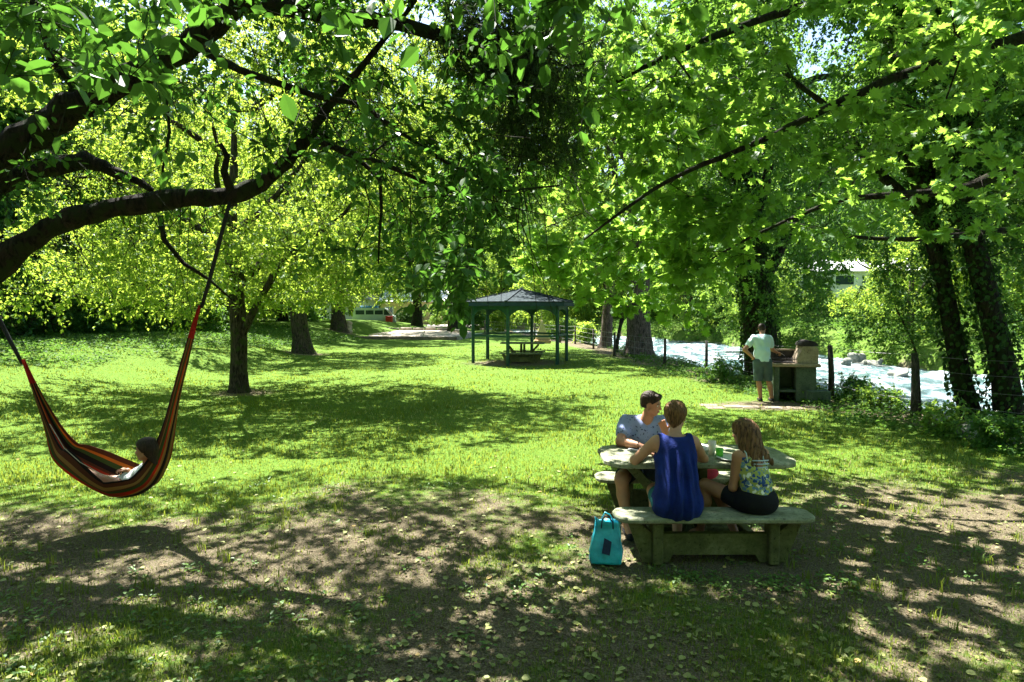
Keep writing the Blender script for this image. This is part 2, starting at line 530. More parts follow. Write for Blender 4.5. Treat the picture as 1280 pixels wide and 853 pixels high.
class Skel:
    def __init__(self): self.P = []; self.par = []; self.rmin = []; self.main = []
    def path(self, pts, radii, parent=-1, main=True):
        ids = []
        for p, r in zip(pts, radii):
            self.P.append(np.asarray(p, float)); self.par.append(parent); self.rmin.append(r); self.main.append(main)
            parent = len(self.P) - 1; ids.append(parent)
        return ids
    def near(self, p):
        A = np.array(self.P); return int(np.argmin(((A - p) ** 2).sum(1)))
    def attach(self, centers, rg, droop=0.0, step=0.5, up=0.25, skip=0):
        """join each cluster centre to the nearest wood with a curved branch"""
        A = np.array(self.P); d0 = np.array([np.sqrt(((A[skip:] - c) ** 2).sum(1).min()) for c in centers])
        ends = []
        buf = np.zeros((len(self.P) + len(centers) * 14, 3)); buf[:len(self.P)] = A; m = len(self.P)
        for ci in np.argsort(d0):
            c = centers[ci]
            dv = buf[skip:m] - c
            # prefer wood that is lower/inside
            i = int(np.argmin((dv ** 2).sum(1) + up * np.maximum(dv[:, 2], 0) * 2)) + skip
            p = self.P[i]; d = np.linalg.norm(c - p)
            if d < 0.05: ends.append(i); continue
            q = self.P[self.par[i]] if self.par[i] >= 0 else p - np.array([0, 0, 0.3])
            t0 = norm(p - q) * 0.45 * d + np.array([0, 0, 0.12 * d])
            k = int(np.clip(math.ceil(d / step), 2, 12))
            c1 = p + t0 + rg.normal(0, 0.07 * d, 3)
            t = np.linspace(0, 1, k + 1)[1:, None]
            pts = (1 - t) ** 2 * p + 2 * t * (1 - t) * c1 + t * t * c
            pts[:-1] += rg.normal(0, 0.035 * min(d, 1.5), (k - 1 + 0, 3)) if k > 1 else 0
            if m + k > len(buf): buf = np.vstack([buf, np.zeros((5000, 3))])
            ids = self.path(pts, [0.0] * k, i, False)
            buf[m:m + k] = pts; m += k
            ends.append(ids[-1])
        self.ends = ends
    def radii(self, rtip, pw):
        n = len(self.P); cnt = np.zeros(n)
        ch = [0] * n
        for i in range(n):
            if self.par[i] >= 0: ch[self.par[i]] += 1
        for i in range(n):
            if ch[i] == 0: cnt[i] = 1
        for i in range(n - 1, -1, -1):
            if self.par[i] >= 0: cnt[self.par[i]] += cnt[i]
        self.cnt = cnt
        r = rtip * cnt ** pw
        rm = np.array(self.rmin)
        self.r = np.where(rm > 0, rm, r)
        for i in range(n):                      # a branch is never thicker than what carries it
            p = self.par[i]
            if p >= 0 and self.r[i] > self.r[p] * 0.92 and rm[i] == 0: self.r[i] = self.r[p] * 0.92
    def build(self, parent, bark, rg, trunk_sides=12, trunk_name='trunk', branch_name='branches', jit=0.05):
        n = len(self.P); kids = [[] for _ in range(n)]
        for i in range(n):
            if self.par[i] >= 0: kids[self.par[i]].append(i)
        tb, bb = MB(), MB()
        starts = [(i, -1) for i in range(n) if self.par[i] < 0]
        while starts:
            i, p = starts.pop()
            pts = [] ; rs = []
            if p >= 0: pts.append(self.P[p]); rs.append(self.r[i] * 1.15)
            main = self.main[i]; j = i
            while True:
                pts.append(self.P[j]); rs.append(self.r[j])
                ks = kids[j]
                if not ks: break
                best = None
                if self.main[j]:
                    mk = [k for k in ks if self.main[k]]
                    best = mk[0] if mk else None
                if best is None:
                    if self.main[j]:
                        best = -1
                    else: best = max(ks, key=lambda k: self.cnt[k])
                for k in ks:
                    if k != best: starts.append((k, j))
                if best == -1: break
                j = best
            R0 = max(rs)
            sides = trunk_sides if R0 > 0.12 else (8 if R0 > 0.04 else (5 if R0 > 0.012 else 3))
            (tb if main else bb).tube(pts, rs, sides, cap=False, jit=jit if R0 > 0.03 else 0, rg=rg)
        if tb.v: tb.build(trunk_name, bark, parent, True)
        if bb.v: bb.build(branch_name, bark, parent, True)

def foliage(centers, rg, tw=8, per=9, L=0.45, size=0.07, droop=0.35, flat=0.5, V0=RH_V, F0=RH_F, outward=None, lift=0.0, up=1.0):
    """twigs bursting from each centre, leaves along them. returns twig mesh arrays and leaf arrays"""
    n = len(centers) * tw
    C = np.repeat(centers, tw, 0)
    d = rg.normal(0, 1, (n, 3)); d[:, 2] *= flat; d[:, 2] += lift
    if outward is not None: d += np.repeat(outward, tw, 0)
    d = norm(d); l = L * rg.uniform(0.45, 1.15, n)[:, None]
    P1 = C + d * l * 0.5; P2 = C + d * l + np.array([0, 0, -1.0]) * l * droop * rg.uniform(0.3, 1.3, n)[:, None]
    t = rg.uniform(0.12, 1.05, (n, per))
    a = t[:, :, None]
    P = (1 - a) ** 2 * C[:, None] + 2 * a * (1 - a) * P1[:, None] + a * a * P2[:, None]
    P = P.reshape(-1, 3)
    T = np.repeat(norm(P2 - C), per, 0)
    D = norm(T * 0.5 + rg.normal(0, 0.75, P.shape) + np.array([0, 0, -0.35]))
    Nn = norm(np.array([0, 0, up]) + rg.normal(0, 0.45, P.shape))
    P = P + D * size * 0.15
    s = size * rg.uniform(0.6, 1.25, len(P))
    V, F = leaves(P, D, Nn, s, V0, F0)
    nf = sum(len(g) for g in F0)
    rnd = np.repeat(np.clip(rg.beta(2, 2, len(P)), 0, 1), nf)
    return (C, P1, P2), V, F, rnd

def blobs(rg, n, ctr, rad, hollow=0.35, noise=0.35, gap=0.25, seed=1.0, zmin=None):
    """cluster centres in an uneven ellipsoid, denser to the outside, with holes"""
    out = []; ctr = np.array(ctr, float); rad = np.array(rad, float)
    while len(out) < n:
        k = n * 3
        u = norm(rg.normal(0, 1, (k, 3)))
        r = rg.uniform(hollow ** 2.2, 1, k) ** (1 / 2.2)
        b = 1 + noise * np.sin(3.1 * u[:, 0] + 2.3 * seed) * np.sin(2.7 * u[:, 1] + seed) + noise * 0.6 * np.sin(6.3 * u[:, 2] + 4.1 * u[:, 0] + seed)
        p = u * (r * b)[:, None]
        g = np.sin(p[:, 0] * 6.1 + seed * 3) + np.sin(p[:, 1] * 5.3 + seed * 5) + np.sin(p[:, 2] * 7.7 + seed * 7) + 0.8 * np.sin(11 * p[:, 0] - 9 * p[:, 2] + seed)
        ok = g > (-3.0 + gap * 8)
        p = p[ok] * rad + ctr
        if zmin is not None: p = p[p[:, 2] > zmin + rg.uniform(0, 0.8, len(p))]
        out.extend(p)
    return np.array(out[:n])
# ------------------------------------------------------------------ light, sky, camera
SUN_EL, SUN_AZ = R(60), R(-30)
sd = np.array([math.sin(SUN_AZ) * math.cos(SUN_EL), math.cos(SUN_AZ) * math.cos(SUN_EL), math.sin(SUN_EL)])
w = bpy.data.worlds.new('World'); scene.world = w; w.use_nodes = True
nt = w.node_tree; nt.nodes.clear()
sky = nt.nodes.new('ShaderNodeTexSky'); sky.sky_type = 'NISHITA'; sky.sun_disc = False
sky.sun_elevation = SUN_EL; sky.sun_rotation = SUN_AZ; sky.altitude = 500; sky.dust_density = 1.5; sky.ozone_density = 1.5
bg = nt.nodes.new('ShaderNodeBackground'); bg.inputs[1].default_value = 0.075
wo = nt.nodes.new('ShaderNodeOutputWorld')
nt.links.new(sky.outputs[0], bg.inputs[0]); nt.links.new(bg.outputs[0], wo.inputs[0])
sl = bpy.data.lights.new('sun', 'SUN'); sl.energy = 5.0; sl.angle = R(0.45); sl.color = (1.0, 0.965, 0.90)
so = bpy.data.objects.new('sun', sl); COL.objects.link(so)
so.rotation_euler = Vector(sd).to_track_quat('Z', 'Y').to_euler()
so.location = (0, 0, 60)
cd = bpy.data.cameras.new('camera'); cd.sensor_width = 36; cd.lens = FPX / 1280 * 36; cd.clip_end = 2000; cd.clip_start = 0.05
co = bpy.data.objects.new('camera', cd); COL.objects.link(co); co.location = CAM
co.rotation_euler = (math.pi / 2 - PITCH, 0, 0)
scene.camera = co
scene.render.resolution_x = 1024; scene.render.resolution_y = 682
scene.render.engine = 'CYCLES'
scene.view_settings.view_transform = 'Standard'; scene.view_settings.look = 'None'
scene.view_settings.exposure = EXPO; scene.view_settings.gamma = 1
scene.cycles.max_bounces = 7; scene.cycles.diffuse_bounces = 4; scene.cycles.transmission_bounces = 5; scene.cycles.glossy_bounces = 2
scene.cycles.transparent_max_bounces = 4
scene.cycles.use_denoising = True
scene.cycles.sample_clamp_indirect = 6

# ------------------------------------------------------------------ terrain
RIV = np.array([(24, -30), (20, 0), (17.2, 12), (15.4, 22), (13.4, 36), (11, 50), (7, 65), (0, 80), (-12, 94), (-34, 108), (-80, 120), (-200, 130)], float)
def river_d(x, y):
    """signed distance to the river's centre line; positive on the far (right) bank"""
    best = np.full(x.shape, 1e9); sg = np.ones(x.shape)
    for i in range(len(RIV) - 1):
        a, b = RIV[i], RIV[i + 1]; d = b - a; L2 = d @ d
        t = np.clip(((x - a[0]) * d[0] + (y - a[1]) * d[1]) / L2, 0, 1)
        ex = x - a[0] - t * d[0]; ey = y - a[1] - t * d[1]
        q = np.hypot(ex, ey); s = np.sign(d[0] * ey - d[1] * ex)
        m = q < best; best = np.where(m, q, best); sg = np.where(m, -s, sg)
    return best * sg
WZ = -0.95
def ground_z(x, y):
    x = np.asarray(x, float); y = np.asarray(y, float)
    d = river_d(x, y)
    wob = 0.35 * np.sin(y * 0.9) + 0.2 * np.sin(y * 2.1 + x)
    z = 0.035 * snoise(x, y, 1.9, 1) + 0.012 * snoise(x, y, 0.45, 4)
    z = z + 0.95 * sstep(-9.0, -15.5, x + 0.5 * np.sin(y * .4)) * sstep(95, 60, y)
    z = z + 0.30 * np.exp(-(((x + 11.3) / 1.3) ** 2 + ((y - 23.5) / 1.6) ** 2))
    near = sstep(-8.6, -5.3, d + wob); far = sstep(8.0 + 0.5 * np.sin(y * .7), 6.0, d)
    bed = -1.7 * np.where(d < 0, near, far)
    z = z * (1 - np.where(d < 0, near, far)) + bed
    z = z + np.where(d > 7.5, 0.6 * sstep(7.5, 10, d) + np.clip(d - 9, 0, 30) * 0.06, 0)
    return z

def axis(parts):
    a = []
    for lo, hi, st in parts: a += list(np.arange(lo, hi, st))
    return np.array(a + [parts[-1][1]])
gx = axis([(-400, -120, 40), (-120, -30, 6), (-30, -16, 1.0), (-16, 16, 0.2), (16, 30, 0.6), (30, 120, 6), (120, 400, 40)])
gy = axis([(-60, -6, 4), (-6, 0, 1), (0, 34, 0.2), (34, 70, 0.7), (70, 130, 3), (130, 260, 10), (260, 700, 40)])
GX, GY = np.meshgrid(gx, gy)
GZ = ground_z(GX, GY)
nx_, ny_ = len(gx), len(gy)
ii = (np.arange(ny_ - 1)[:, None] * nx_ + np.arange(nx_ - 1)[None]).ravel()
gF = np.stack([ii, ii + 1, ii + nx_ + 1, ii + nx_], 1)

def soil_amt(x, y):
    """0 = lush lawn, 1 = bare trodden earth"""
    s = 0.92 * sstep(9.2, 5.4, y - 0.75 * snoise(x, y, 0.8, 3) - .3 * snoise(x, y, .25, 5) + 0.18 * np.abs(x - 1.0) * (x > 1) * -1 + 0.10 * np.maximum(-x - 1, 0))
    s = s * (1 - 0.22 * sstep(4.6, 3.7, y + 0.5 * snoise(x, y, 0.9, 5)))
    s = s * (0.78 + 0.38 * snoise(x, y, 0.55, 2) + 0.22 * snoise(x, y, 0.21, 6))
    right = 0.95 * np.exp(-(((x - 4.6) / 2.6) ** 2 + ((y - 6.0) / 2.3) ** 2)); s = np.maximum(s, right * (0.85 + .3 * snoise(x, y, .5, 8)))
    tb = 0.9 * np.exp(-(((x - 1.7) / 1.3) ** 2 + ((y - 6.1) / 1.2) ** 2)); s = np.maximum(s, tb)
    bb = 1.0 * np.exp(-(((x - 5.9) / 1.7) ** 2 + ((y - 14.3) / 0.75) ** 2)); s = np.maximum(s, bb)
    gz = 0.9 * np.exp(-(((x - 0.2) / 2.1) ** 2 + ((y - 25.0) / 1.5) ** 2)); s = np.maximum(s, gz)
    d = river_d(x, y); s = np.maximum(s, 0.9 * sstep(-10.6, -9.0, d + 0.5 * snoise(x, y, 1.0, 6)))
    for (tx, ty, tr) in ((-6.95, 16.6, 0.8), (-9.6, 30, 1.1), (-11.9, 45, 1.2), (5.6, 28.8, 1.8), (5.0, 35, 1)):
        s = np.maximum(s, 0.9 * np.exp(-(((x - tx - 0.2) / tr) ** 2 + ((y - ty + 0.2) / tr) ** 2)))
    s = np.where(river_d(x, y) > 6.5, 0.25, s)
    return np.clip(s, 0, 1)
gsoil = soil_amt(GX, GY)

m, nt, out = nmat('ground_mat')
a = N(nt, 'Attribute', attribute_name='soil')
tc = N(nt, 'TexCoord')
n1 = N(nt, 'TexNoise', i_Scale=9.0, i_Detail=9, i_Roughness=0.72); nt.links.new(tc.outputs['Object'], n1.inputs['Vector'])
n2 = N(nt, 'TexNoise', i_Scale=1.1, i_Detail=6, i_Roughness=0.6); nt.links.new(tc.outputs['Object'], n2.inputs['Vector'])
n3 = N(nt, 'TexNoise', i_Scale=70.0, i_Detail=4, i_Roughness=0.7); nt.links.new(tc.outputs['Object'], n3.inputs['Vector'])
gr = ramp(nt, n3.outputs['Fac'], [(0.32, (0.030, 0.085, 0.012)), (0.55, (0.085, 0.15, 0.018)), (0.72, (0.22, 0.25, 0.05))])
gd = ramp(nt, n1.outputs['Fac'], [(0.35, (0.9, 1.0, 0.8)), (0.65, (1.25, 1.15, 1.2))])
gm = N(nt, 'MixRGB', blend_type='MULTIPLY', i_0=1.0); nt.links.new(gr.outputs[0], gm.inputs[1]); nt.links.new(gd.outputs[0], gm.inputs[2])
sr = ramp(nt, n3.outputs['Fac'], [(0.25, (0.035, 0.030, 0.016)), (0.50, (0.115, 0.095, 0.058)), (0.82, (0.36, 0.30, 0.22))])
ad = N(nt, 'Math', operation='MULTIPLY_ADD'); nt.links.new(n1.outputs['Fac'], ad.inputs[0]); ad.inputs[1].default_value = 1.3; nt.links.new(a.outputs['Fac'], ad.inputs[2])
rr = ramp(nt, ad.outputs[0], [(0.0, (0, 0, 0)), (0.98, (0, 0, 0)), (1.0, (0, 0, 0))])
mr = N(nt, 'MapRange'); mr.inputs[1].default_value = 0.92; mr.inputs[2].default_value = 1.25
nt.links.new(ad.outputs[0], mr.inputs[0])
mx = N(nt, 'MixRGB'); nt.links.new(mr.outputs[0], mx.inputs[0]); nt.links.new(gm.outputs[0], mx.inputs[1]); nt.links.new(sr.outputs[0], mx.inputs[2])
b = N(nt, 'BsdfPrincipled', i_Roughness=0.95); b.inputs['Specular IOR Level'].default_value = 0.1
nt.links.new(mx.outputs[0], b.inputs['Base Color'])
bp = N(nt, 'Bump', i_Strength=0.8, i_Distance=0.03); nt.links.new(n3.outputs['Fac'], bp.inputs['Height']); nt.links.new(bp.outputs[0], b.inputs['Normal'])
nt.links.new(b.outputs[0], out.inputs[0])
ground = mesh_np('ground', np.stack([GX, GY, GZ], -1).reshape(-1, 3), [gF], m, attrs={'soil': gsoil.ravel()})
tag(ground, kind='structure')

# water
m, nt, out = nmat('water_mat')
tc = N(nt, 'TexCoord'); mp = N(nt, 'Mapping'); mp.inputs['Scale'].default_value = (1.0, 0.55, 1)
nt.links.new(tc.outputs['Object'], mp.inputs[0])
n1 = N(nt, 'TexNoise', i_Scale=1.1, i_Detail=8, i_Roughness=0.65, i_Distortion=0.6); nt.links.new(mp.outputs[0], n1.inputs['Vector'])
n2 = N(nt, 'TexNoise', i_Scale=3.0, i_Detail=8, i_Roughness=0.7); nt.links.new(mp.outputs[0], n2.inputs['Vector'])
cr = ramp(nt, n1.outputs['Fac'], [(0.38, (0.035, 0.085, 0.09)), (0.48, (0.10, 0.17, 0.185)), (0.56, (0.24, 0.30, 0.325)), (0.64, (0.52, 0.56, 0.59))])
b = N(nt, 'BsdfPrincipled', i_Roughness=0.16); nt.links.new(cr.outputs[0], b.inputs['Base Color'])
rg_ = ramp(nt, n1.outputs['Fac'], [(0.5, (0.12,) * 3), (0.62, (0.7,) * 3)]); nt.links.new(rg_.outputs[0], b.inputs['Roughness'])
bp = N(nt, 'Bump', i_Strength=1.0, i_Distance=0.22); nt.links.new(n2.outputs['Fac'], bp.inputs['Height']); nt.links.new(bp.outputs[0], b.inputs['Normal'])
nt.links.new(b.outputs[0], out.inputs[0])
# water ribbon along the centre line
seg = []
for i in range(len(RIV) - 1):
    L = np.linalg.norm(RIV[i + 1] - RIV[i]); k = max(2, int(L / 0.35)) if RIV[i][1] < 90 else 20
    for t in np.arange(k) / k: seg.append(RIV[i] * (1 - t) + RIV[i + 1] * t)
seg = np.array(seg); sm = seg.copy()
for _ in range(12): sm[1:-1] = (sm[:-2] + sm[1:-1] * 2 + sm[2:]) / 4
tg = norm(np.gradient(sm, axis=0)); nr = np.stack([tg[:, 1], -tg[:, 0]], 1)
wv = np.linspace(-7.6, 7.6, 44)
WX = sm[:, None, 0] + nr[:, None, 0] * wv; WY = sm[:, None, 1] + nr[:, None, 1] * wv
WZz = WZ + 0.07 * snoise(WX, WY, 0.55, 2) + 0.05 * snoise(WX, WY, 0.27, 7) + 0.05 * np.sin(WY * 0.5 + 0.8 * np.sin(WX * 0.6))
k = len(wv); ii = (np.arange(len(sm) - 1)[:, None] * k + np.arange(k - 1)[None]).ravel()
water = mesh_np('water', np.stack([WX, WY, WZz], -1).reshape(-1, 3), [np.stack([ii, ii + k, ii + k + 1, ii + 1], 1)], m)
tag(water, kind='structure')

# wooded hills closing the valley
hm = mat_basic('hill_mat', (0.020, 0.045, 0.012), 0.95, col2=(0.06, 0.11, 0.025), scale=0.12, detail=8)
th = np.linspace(R(-75), R(75), 90); V = []
rings = [(150, -2), (175, 12), (205, 26), (250, 44), (310, 60), (400, 72)]
for (r, h) in rings:
    hh = h * (0.75 + 0.3 * np.sin(th * 3.1 + 1) + 0.12 * np.sin(th * 9 + r) + 0.05 * np.sin(th * 31 + r * .3)) if h > 0 else np.full(th.shape, -2.0)
    V.append(np.stack([np.sin(th) * r, np.cos(th) * r, hh], 1))
k = len(th); ii = (np.arange(len(rings) - 1)[:, None] * k + np.arange(k - 1)[None]).ravel()
hills = mesh_np('hills', np.concatenate(V), [np.stack([ii, ii + 1, ii + k + 1, ii + k], 1)], hm)
tag(hills, kind='structure')

# ------------------------------------------------------------------ grass, weeds, litter
grass_m = mat_leaf('grass_mat', (0.024, 0.088, 0.010), (0.165, 0.225, 0.036), (0.31, 0.38, 0.04), 0.40, 0.6, 0.2, dry=(0.40, 0.36, 0.16))
def scatter_view(n, y0, y1, power, rg, marg=1.08, xpad=0.5):
    u = rg.uniform(0, 1, n)
    y = (y0 ** (1 - power) + u * (y1 ** (1 - power) - y0 ** (1 - power))) ** (1 / (1 - power))
    x = rg.uniform(-1, 1, n) * (y * 640 / FPX * marg + xpad)
    return x, y
def blades(x, y, hgt, rg, wid=0.0035):
    n = len(x); z = ground_z(x, y)
    az = rg.uniform(0, 2 * math.pi, n); lean = rg.uniform(0.1, 0.75, n)
    h = hgt; dx = np.cos(az); dy = np.sin(az)
    bx = -dy * wid * h / 0.05; by = dx * wid * h / 0.05
    P = np.stack([x, y, z - 0.004], 1)
    b0 = P + np.stack([bx, by, 0 * x], 1); b1 = P - np.stack([bx, by, 0 * x], 1)
    mdl = P + np.stack([dx * h * lean * 0.3, dy * h * lean * 0.3, h * 0.62], 1)
    m0 = mdl + np.stack([bx, by, 0 * x], 1) * 0.75; m1 = mdl - np.stack([bx, by, 0 * x], 1) * 0.75
    tip = P + np.stack([dx * h * lean, dy * h * lean, h * (1.05 - 0.35 * lean)], 1)
    V = np.stack([b0, b1, m1, m0, tip], 1).reshape(-1, 3); o = np.arange(n)[:, None] * 5
    return V, np.array([[0, 1, 2, 3]]) + o, np.array([[3, 2, 4]]) + o
rg = np.random.default_rng(11)
NG = 430000
x, y = scatter_view(NG, 3.2, 36, 1.35, rg)
s = soil_amt(x, y)
tuft = 0.5 + 0.5 * snoise(x, y, 0.12, 3) * snoise(x, y, 0.31, 9)
keep = rg.uniform(0, 1, NG) > np.clip(s * .96 + (tuft < 0.42) * 0.30 * s, 0, 0.85)
d = river_d(x, y); keep &= (d < -8.2)
x, y, s = x[keep], y[keep], s[keep]
hg = rg.gamma(5, 0.0085, len(x)) * (0.75 + 0.35 * snoise(x, y, 0.6, 3)) * (1 - 0.35 * s) + 0.012
hg *= 0.75 + 0.05 * sstep(6, 10, y)
V, F4, F3 = blades(x, y, np.clip(hg, .01, .11), rg, 0.0022 * 1.0 + 0.00042 * np.minimum(y, 30))
rn = np.clip(rg.beta(2, 2.2, len(x)) * 0.75 + 0.18 * (0.5 + 0.5 * snoise(x, y, 1.6, 5)) + 0.22 * sstep(11, 8, y) * sstep(5.5, 7.5, y) + 0.2 * snoise(x, y, 0.9, 13) * sstep(6, 9, y), 0, .95)
rn = np.where(rg.uniform(0, 1, len(x)) < 0.05 + 0.16 * np.clip(snoise(x, y, 1.3, 17), 0, 1) + 0.10 * sstep(9.5, 8, y) * sstep(6, 7, y), 1.0, rn)
tag(mesh_np('grass', V, [F4, F3], grass_m, attrs={'rnd': np.concatenate([rn, rn])}), 'green lawn grass, thin over the trodden earth', 'grass', kind='stuff')

# longer tufts
x, y = scatter_view(420, 3.3, 9.0, 1.2, rg)
kp = snoise(x, y, 1.1, 2) > 0.1
x, y = x[kp], y[kp]
k = 16; X = np.repeat(x, k) + rg.normal(0, 0.025, len(x) * k); Y = np.repeat(y, k) + rg.normal(0, 0.025, len(x) * k)
V, F4, F3 = blades(X, Y, rg.uniform(0.04, 0.13, len(X)), rg, 0.0016)
rn = np.repeat(rg.uniform(0.1, 0.9, len(x)), k)
tag(mesh_np('grass_tufts', V, [F4, F3], grass_m, attrs={'rnd': np.concatenate([rn, rn])}), 'longer grass tufts standing in the shade', 'grass', kind='stuff')

# small broad-leaved weeds in the foreground and by the bench
weed_m = mat_leaf('weed_mat', (0.035, 0.10, 0.015), (0.12, 0.22, 0.04), (0.20, 0.36, 0.05), 0.35)
x, y = scatter_view(520, 3.4, 8.5, 1.2, rg)
kp = snoise(x, y, .9, 6) > 0.05; x, y = x[kp], y[kp]
bx_ = rg.uniform(1.15, 2.7, 60); by_ = 5.0 + rg.normal(0, 0.13, 60); x = np.r_[x, bx_]; y = np.r_[y, by_]
k = 9; n = len(x) * k; C = np.stack([np.repeat(x, k), np.repeat(y, k), np.repeat(ground_z(x, y), k)], 1)
az = rg.uniform(0, 6.28, n); el = rg.uniform(0.15, 1.0, n); rr_ = rg.uniform(0.01, 0.06, n)
D = np.stack([np.cos(az) * np.cos(el), np.sin(az) * np.cos(el), np.sin(el)], 1)
P = C + D * rr_[:, None] + np.array([0, 0, 0.012])
D2 = D.copy(); D2[:, 2] *= 0.3
V, F = leaves(P, D2, np.array([0, 0, 1.]) + rg.normal(0, .3, (n, 3)), rg.uniform(0.018, 0.045, n), LF_V, LF_F)
tag(mesh_np('weeds', V, F, weed_m, attrs={'rnd': np.repeat(rg.uniform(0, 1, n), 2)}), 'low broad-leaved weeds in the earth', 'weeds', kind='stuff')

litter_m = mat_leaf('litter_mat', (0.10, 0.13, 0.03), (0.34, 0.36, 0.12), (0.2, 0.24, 0.05), 0.2, 0.6, 0.3, dry=(0.50, 0.34, 0.12))
x, y = scatter_view(9000, 3.3, 15, 1.5, rg)
kp = rg.uniform(0, 1, len(x)) < np.clip(sstep(10.5, 6, y) * (0.35 + 0.45 * snoise(x, y, 0.8, 12)) + 0.04, 0, 1); x, y = x[kp], y[kp]
n = len(x); az = rg.uniform(0, 6.28, n)
P = np.stack([x, y, ground_z(x, y) + rg.uniform(0.006, 0.022, n)], 1)
D = np.stack([np.cos(az), np.sin(az), rg.normal(0, .15, n)], 1)
V, F = leaves(P, D, np.array([0, 0, 1.]) + rg.normal(0, .28, (n, 3)), rg.uniform(0.025, 0.06, n), LF_V * np.array([1, 1.25, 1]), LF_F)
tag(mesh_np('fallen_leaves', V, F, litter_m, attrs={'rnd': np.repeat(rg.uniform(0, 1, n), 2)}), 'fallen leaves lying on the ground', 'leaf litter', kind='stuff')
dark_lit = mat_basic('debris_mat', (0.07, 0.05, 0.03), 0.9, col2=(0.22, 0.16, 0.09), scale=20)
x, y = scatter_view(26000, 3.3, 12, 1.6, rg)
kp = rg.uniform(0, 1, len(x)) < soil_amt(x, y) * 0.8; x, y = x[kp], y[kp]
n = len(x); az = rg.uniform(0, 6.28, n); P = np.stack([x, y, ground_z(x, y) + rg.uniform(0.003, 0.014, n)], 1)
D = np.stack([np.cos(az), np.sin(az), rg.normal(0, .25, n)], 1)
V, F = leaves(P, D, np.array([0, 0, 1.]) + rg.normal(0, .6, (n, 3)), rg.uniform(0.010, 0.035, n) , RH_V)
tag(mesh_np('ground_debris', V, F, dark_lit), 'crumbs of earth, bark and dry leaf on the ground', 'litter', kind='stuff')

# dense ground cover on the river bank and on the left slope
cover_m = mat_leaf('bank_leaf_mat', (0.020, 0.060, 0.010), (0.075, 0.16, 0.025), (0.16, 0.32, 0.04), 0.38, 0.6, 0.12)
def cover(name, label, x, y, hmax, size, k=26, rg=rg):
    n = len(x) * k; hh = np.repeat(hmax, k)
    P = np.stack([np.repeat(x, k) + rg.normal(0, 0.16, n), np.repeat(y, k) + rg.normal(0, 0.16, n), 0 * np.repeat(x, k)], 1)
    P[:, 2] = ground_z(P[:, 0], P[:, 1]) + hh * rg.uniform(0.02, 1, n) ** 0.8
    D = norm(rg.normal(0, 1, (n, 3)) * np.array([1, 1, .4]))
    V, F = leaves(P, D, np.array([0, 0, 1.]) + rg.normal(0, .5, (n, 3)), size * rg.uniform(0.5, 1.3, n), LF_V, LF_F)
    o = mesh_np(name, V, F, cover_m, attrs={'rnd': np.repeat(rg.uniform(0, 1, n), 2)})
    tag(o, label, 'ground cover', kind='stuff'); return o
x = rg.uniform(5, 14, 9000); y = rg.uniform(6, 40, 9000) ; d = river_d(x, y)
kp = (d > -10.2 + 0.7 * snoise(x, y, 1.1, 3)) & (d < -7.4) & (rg.uniform(0, 1, 9000) < 0.62); x, y, d = x[kp], y[kp], d[kp]
hm_ = 0.10 + 0.22 * np.clip(snoise(x, y, 0.8, 5) + 0.3, 0, 1) * sstep(-10.2, -8.8, d) + 0.10 * sstep(13.5, 11.0, y) * sstep(-10.0, -8.8, d)
cover('bank_ground_cover', 'leafy plants covering the edge of the river bank', x, y, hm_, 0.075, 16)
x = rg.uniform(-22, -8.5, 4200); y = rg.uniform(11, 42, 4200)
kp = x < -11.8 - 0.13 * (26 - y) + 0.6 * snoise(x, y, 1.3, 3); x, y = x[kp], y[kp]
cover('slope_ground_cover', 'ivy and low plants on the shaded left slope', x, y, np.full(len(x), 0.16), 0.09, 14)

x = rg.uniform(8, 60, 16000); y = rg.uniform(8, 75, 16000); d = river_d(x, y)
kp = (d > 6.6) & (d < 22) & (rg.uniform(0, 1, 16000) < np.clip(1.3 - (d - 6) / 18, .1, 1)); x, y, d = x[kp], y[kp], d[kp]
cover('far_bank_undergrowth', 'dense undergrowth and brambles along the far bank', x, y, 0.25 + 0.55 * np.clip(snoise(x, y, 1.1, 5) + .4, 0, 1), 0.17, 14)

x, y = scatter_view(900, 3.3, 11, 1.4, rg)
kp = rg.uniform(0, 1, len(x)) < soil_amt(x, y); x, y = x[kp], y[kp]
n = len(x); az = rg.uniform(0, 6.28, n); L = rg.uniform(.04, .22, n); z = ground_z(x, y) + .006
P0 = np.stack([x, y, z], 1); P2 = np.stack([x + np.cos(az) * L, y + np.sin(az) * L, z + rg.uniform(0, .015, n)], 1); P1 = (P0 + P2) / 2 + rg.normal(0, .008, (n, 3)) * [1, 1, .3]
X_ = P2 - P0; T_ = norm(X_); U_ = np.cross(T_, [0, 0, 1.]); rr2 = rg.uniform(.0012, .0035, n)
V = np.stack([q + sgn * rr2[:, None] * w_ for q in (P0, P1, P2) for sgn, w_ in ((1, U_), (-1, U_), (1, np.array([[0, 0, 1.]])))], 1).reshape(-1, 3)
f = np.array([(i * 3 + j, i * 3 + (j + 1) % 3, i * 3 + 3 + (j + 1) % 3, i * 3 + 3 + j) for i in range(2) for j in range(3)])
tag(mesh_np('fallen_twigs', V, [(f[None] + (np.arange(n) * 9)[:, None, None]).reshape(-1, 4)], dark_lit), 'thin dry twigs scattered on the earth', 'twigs', kind='stuff')
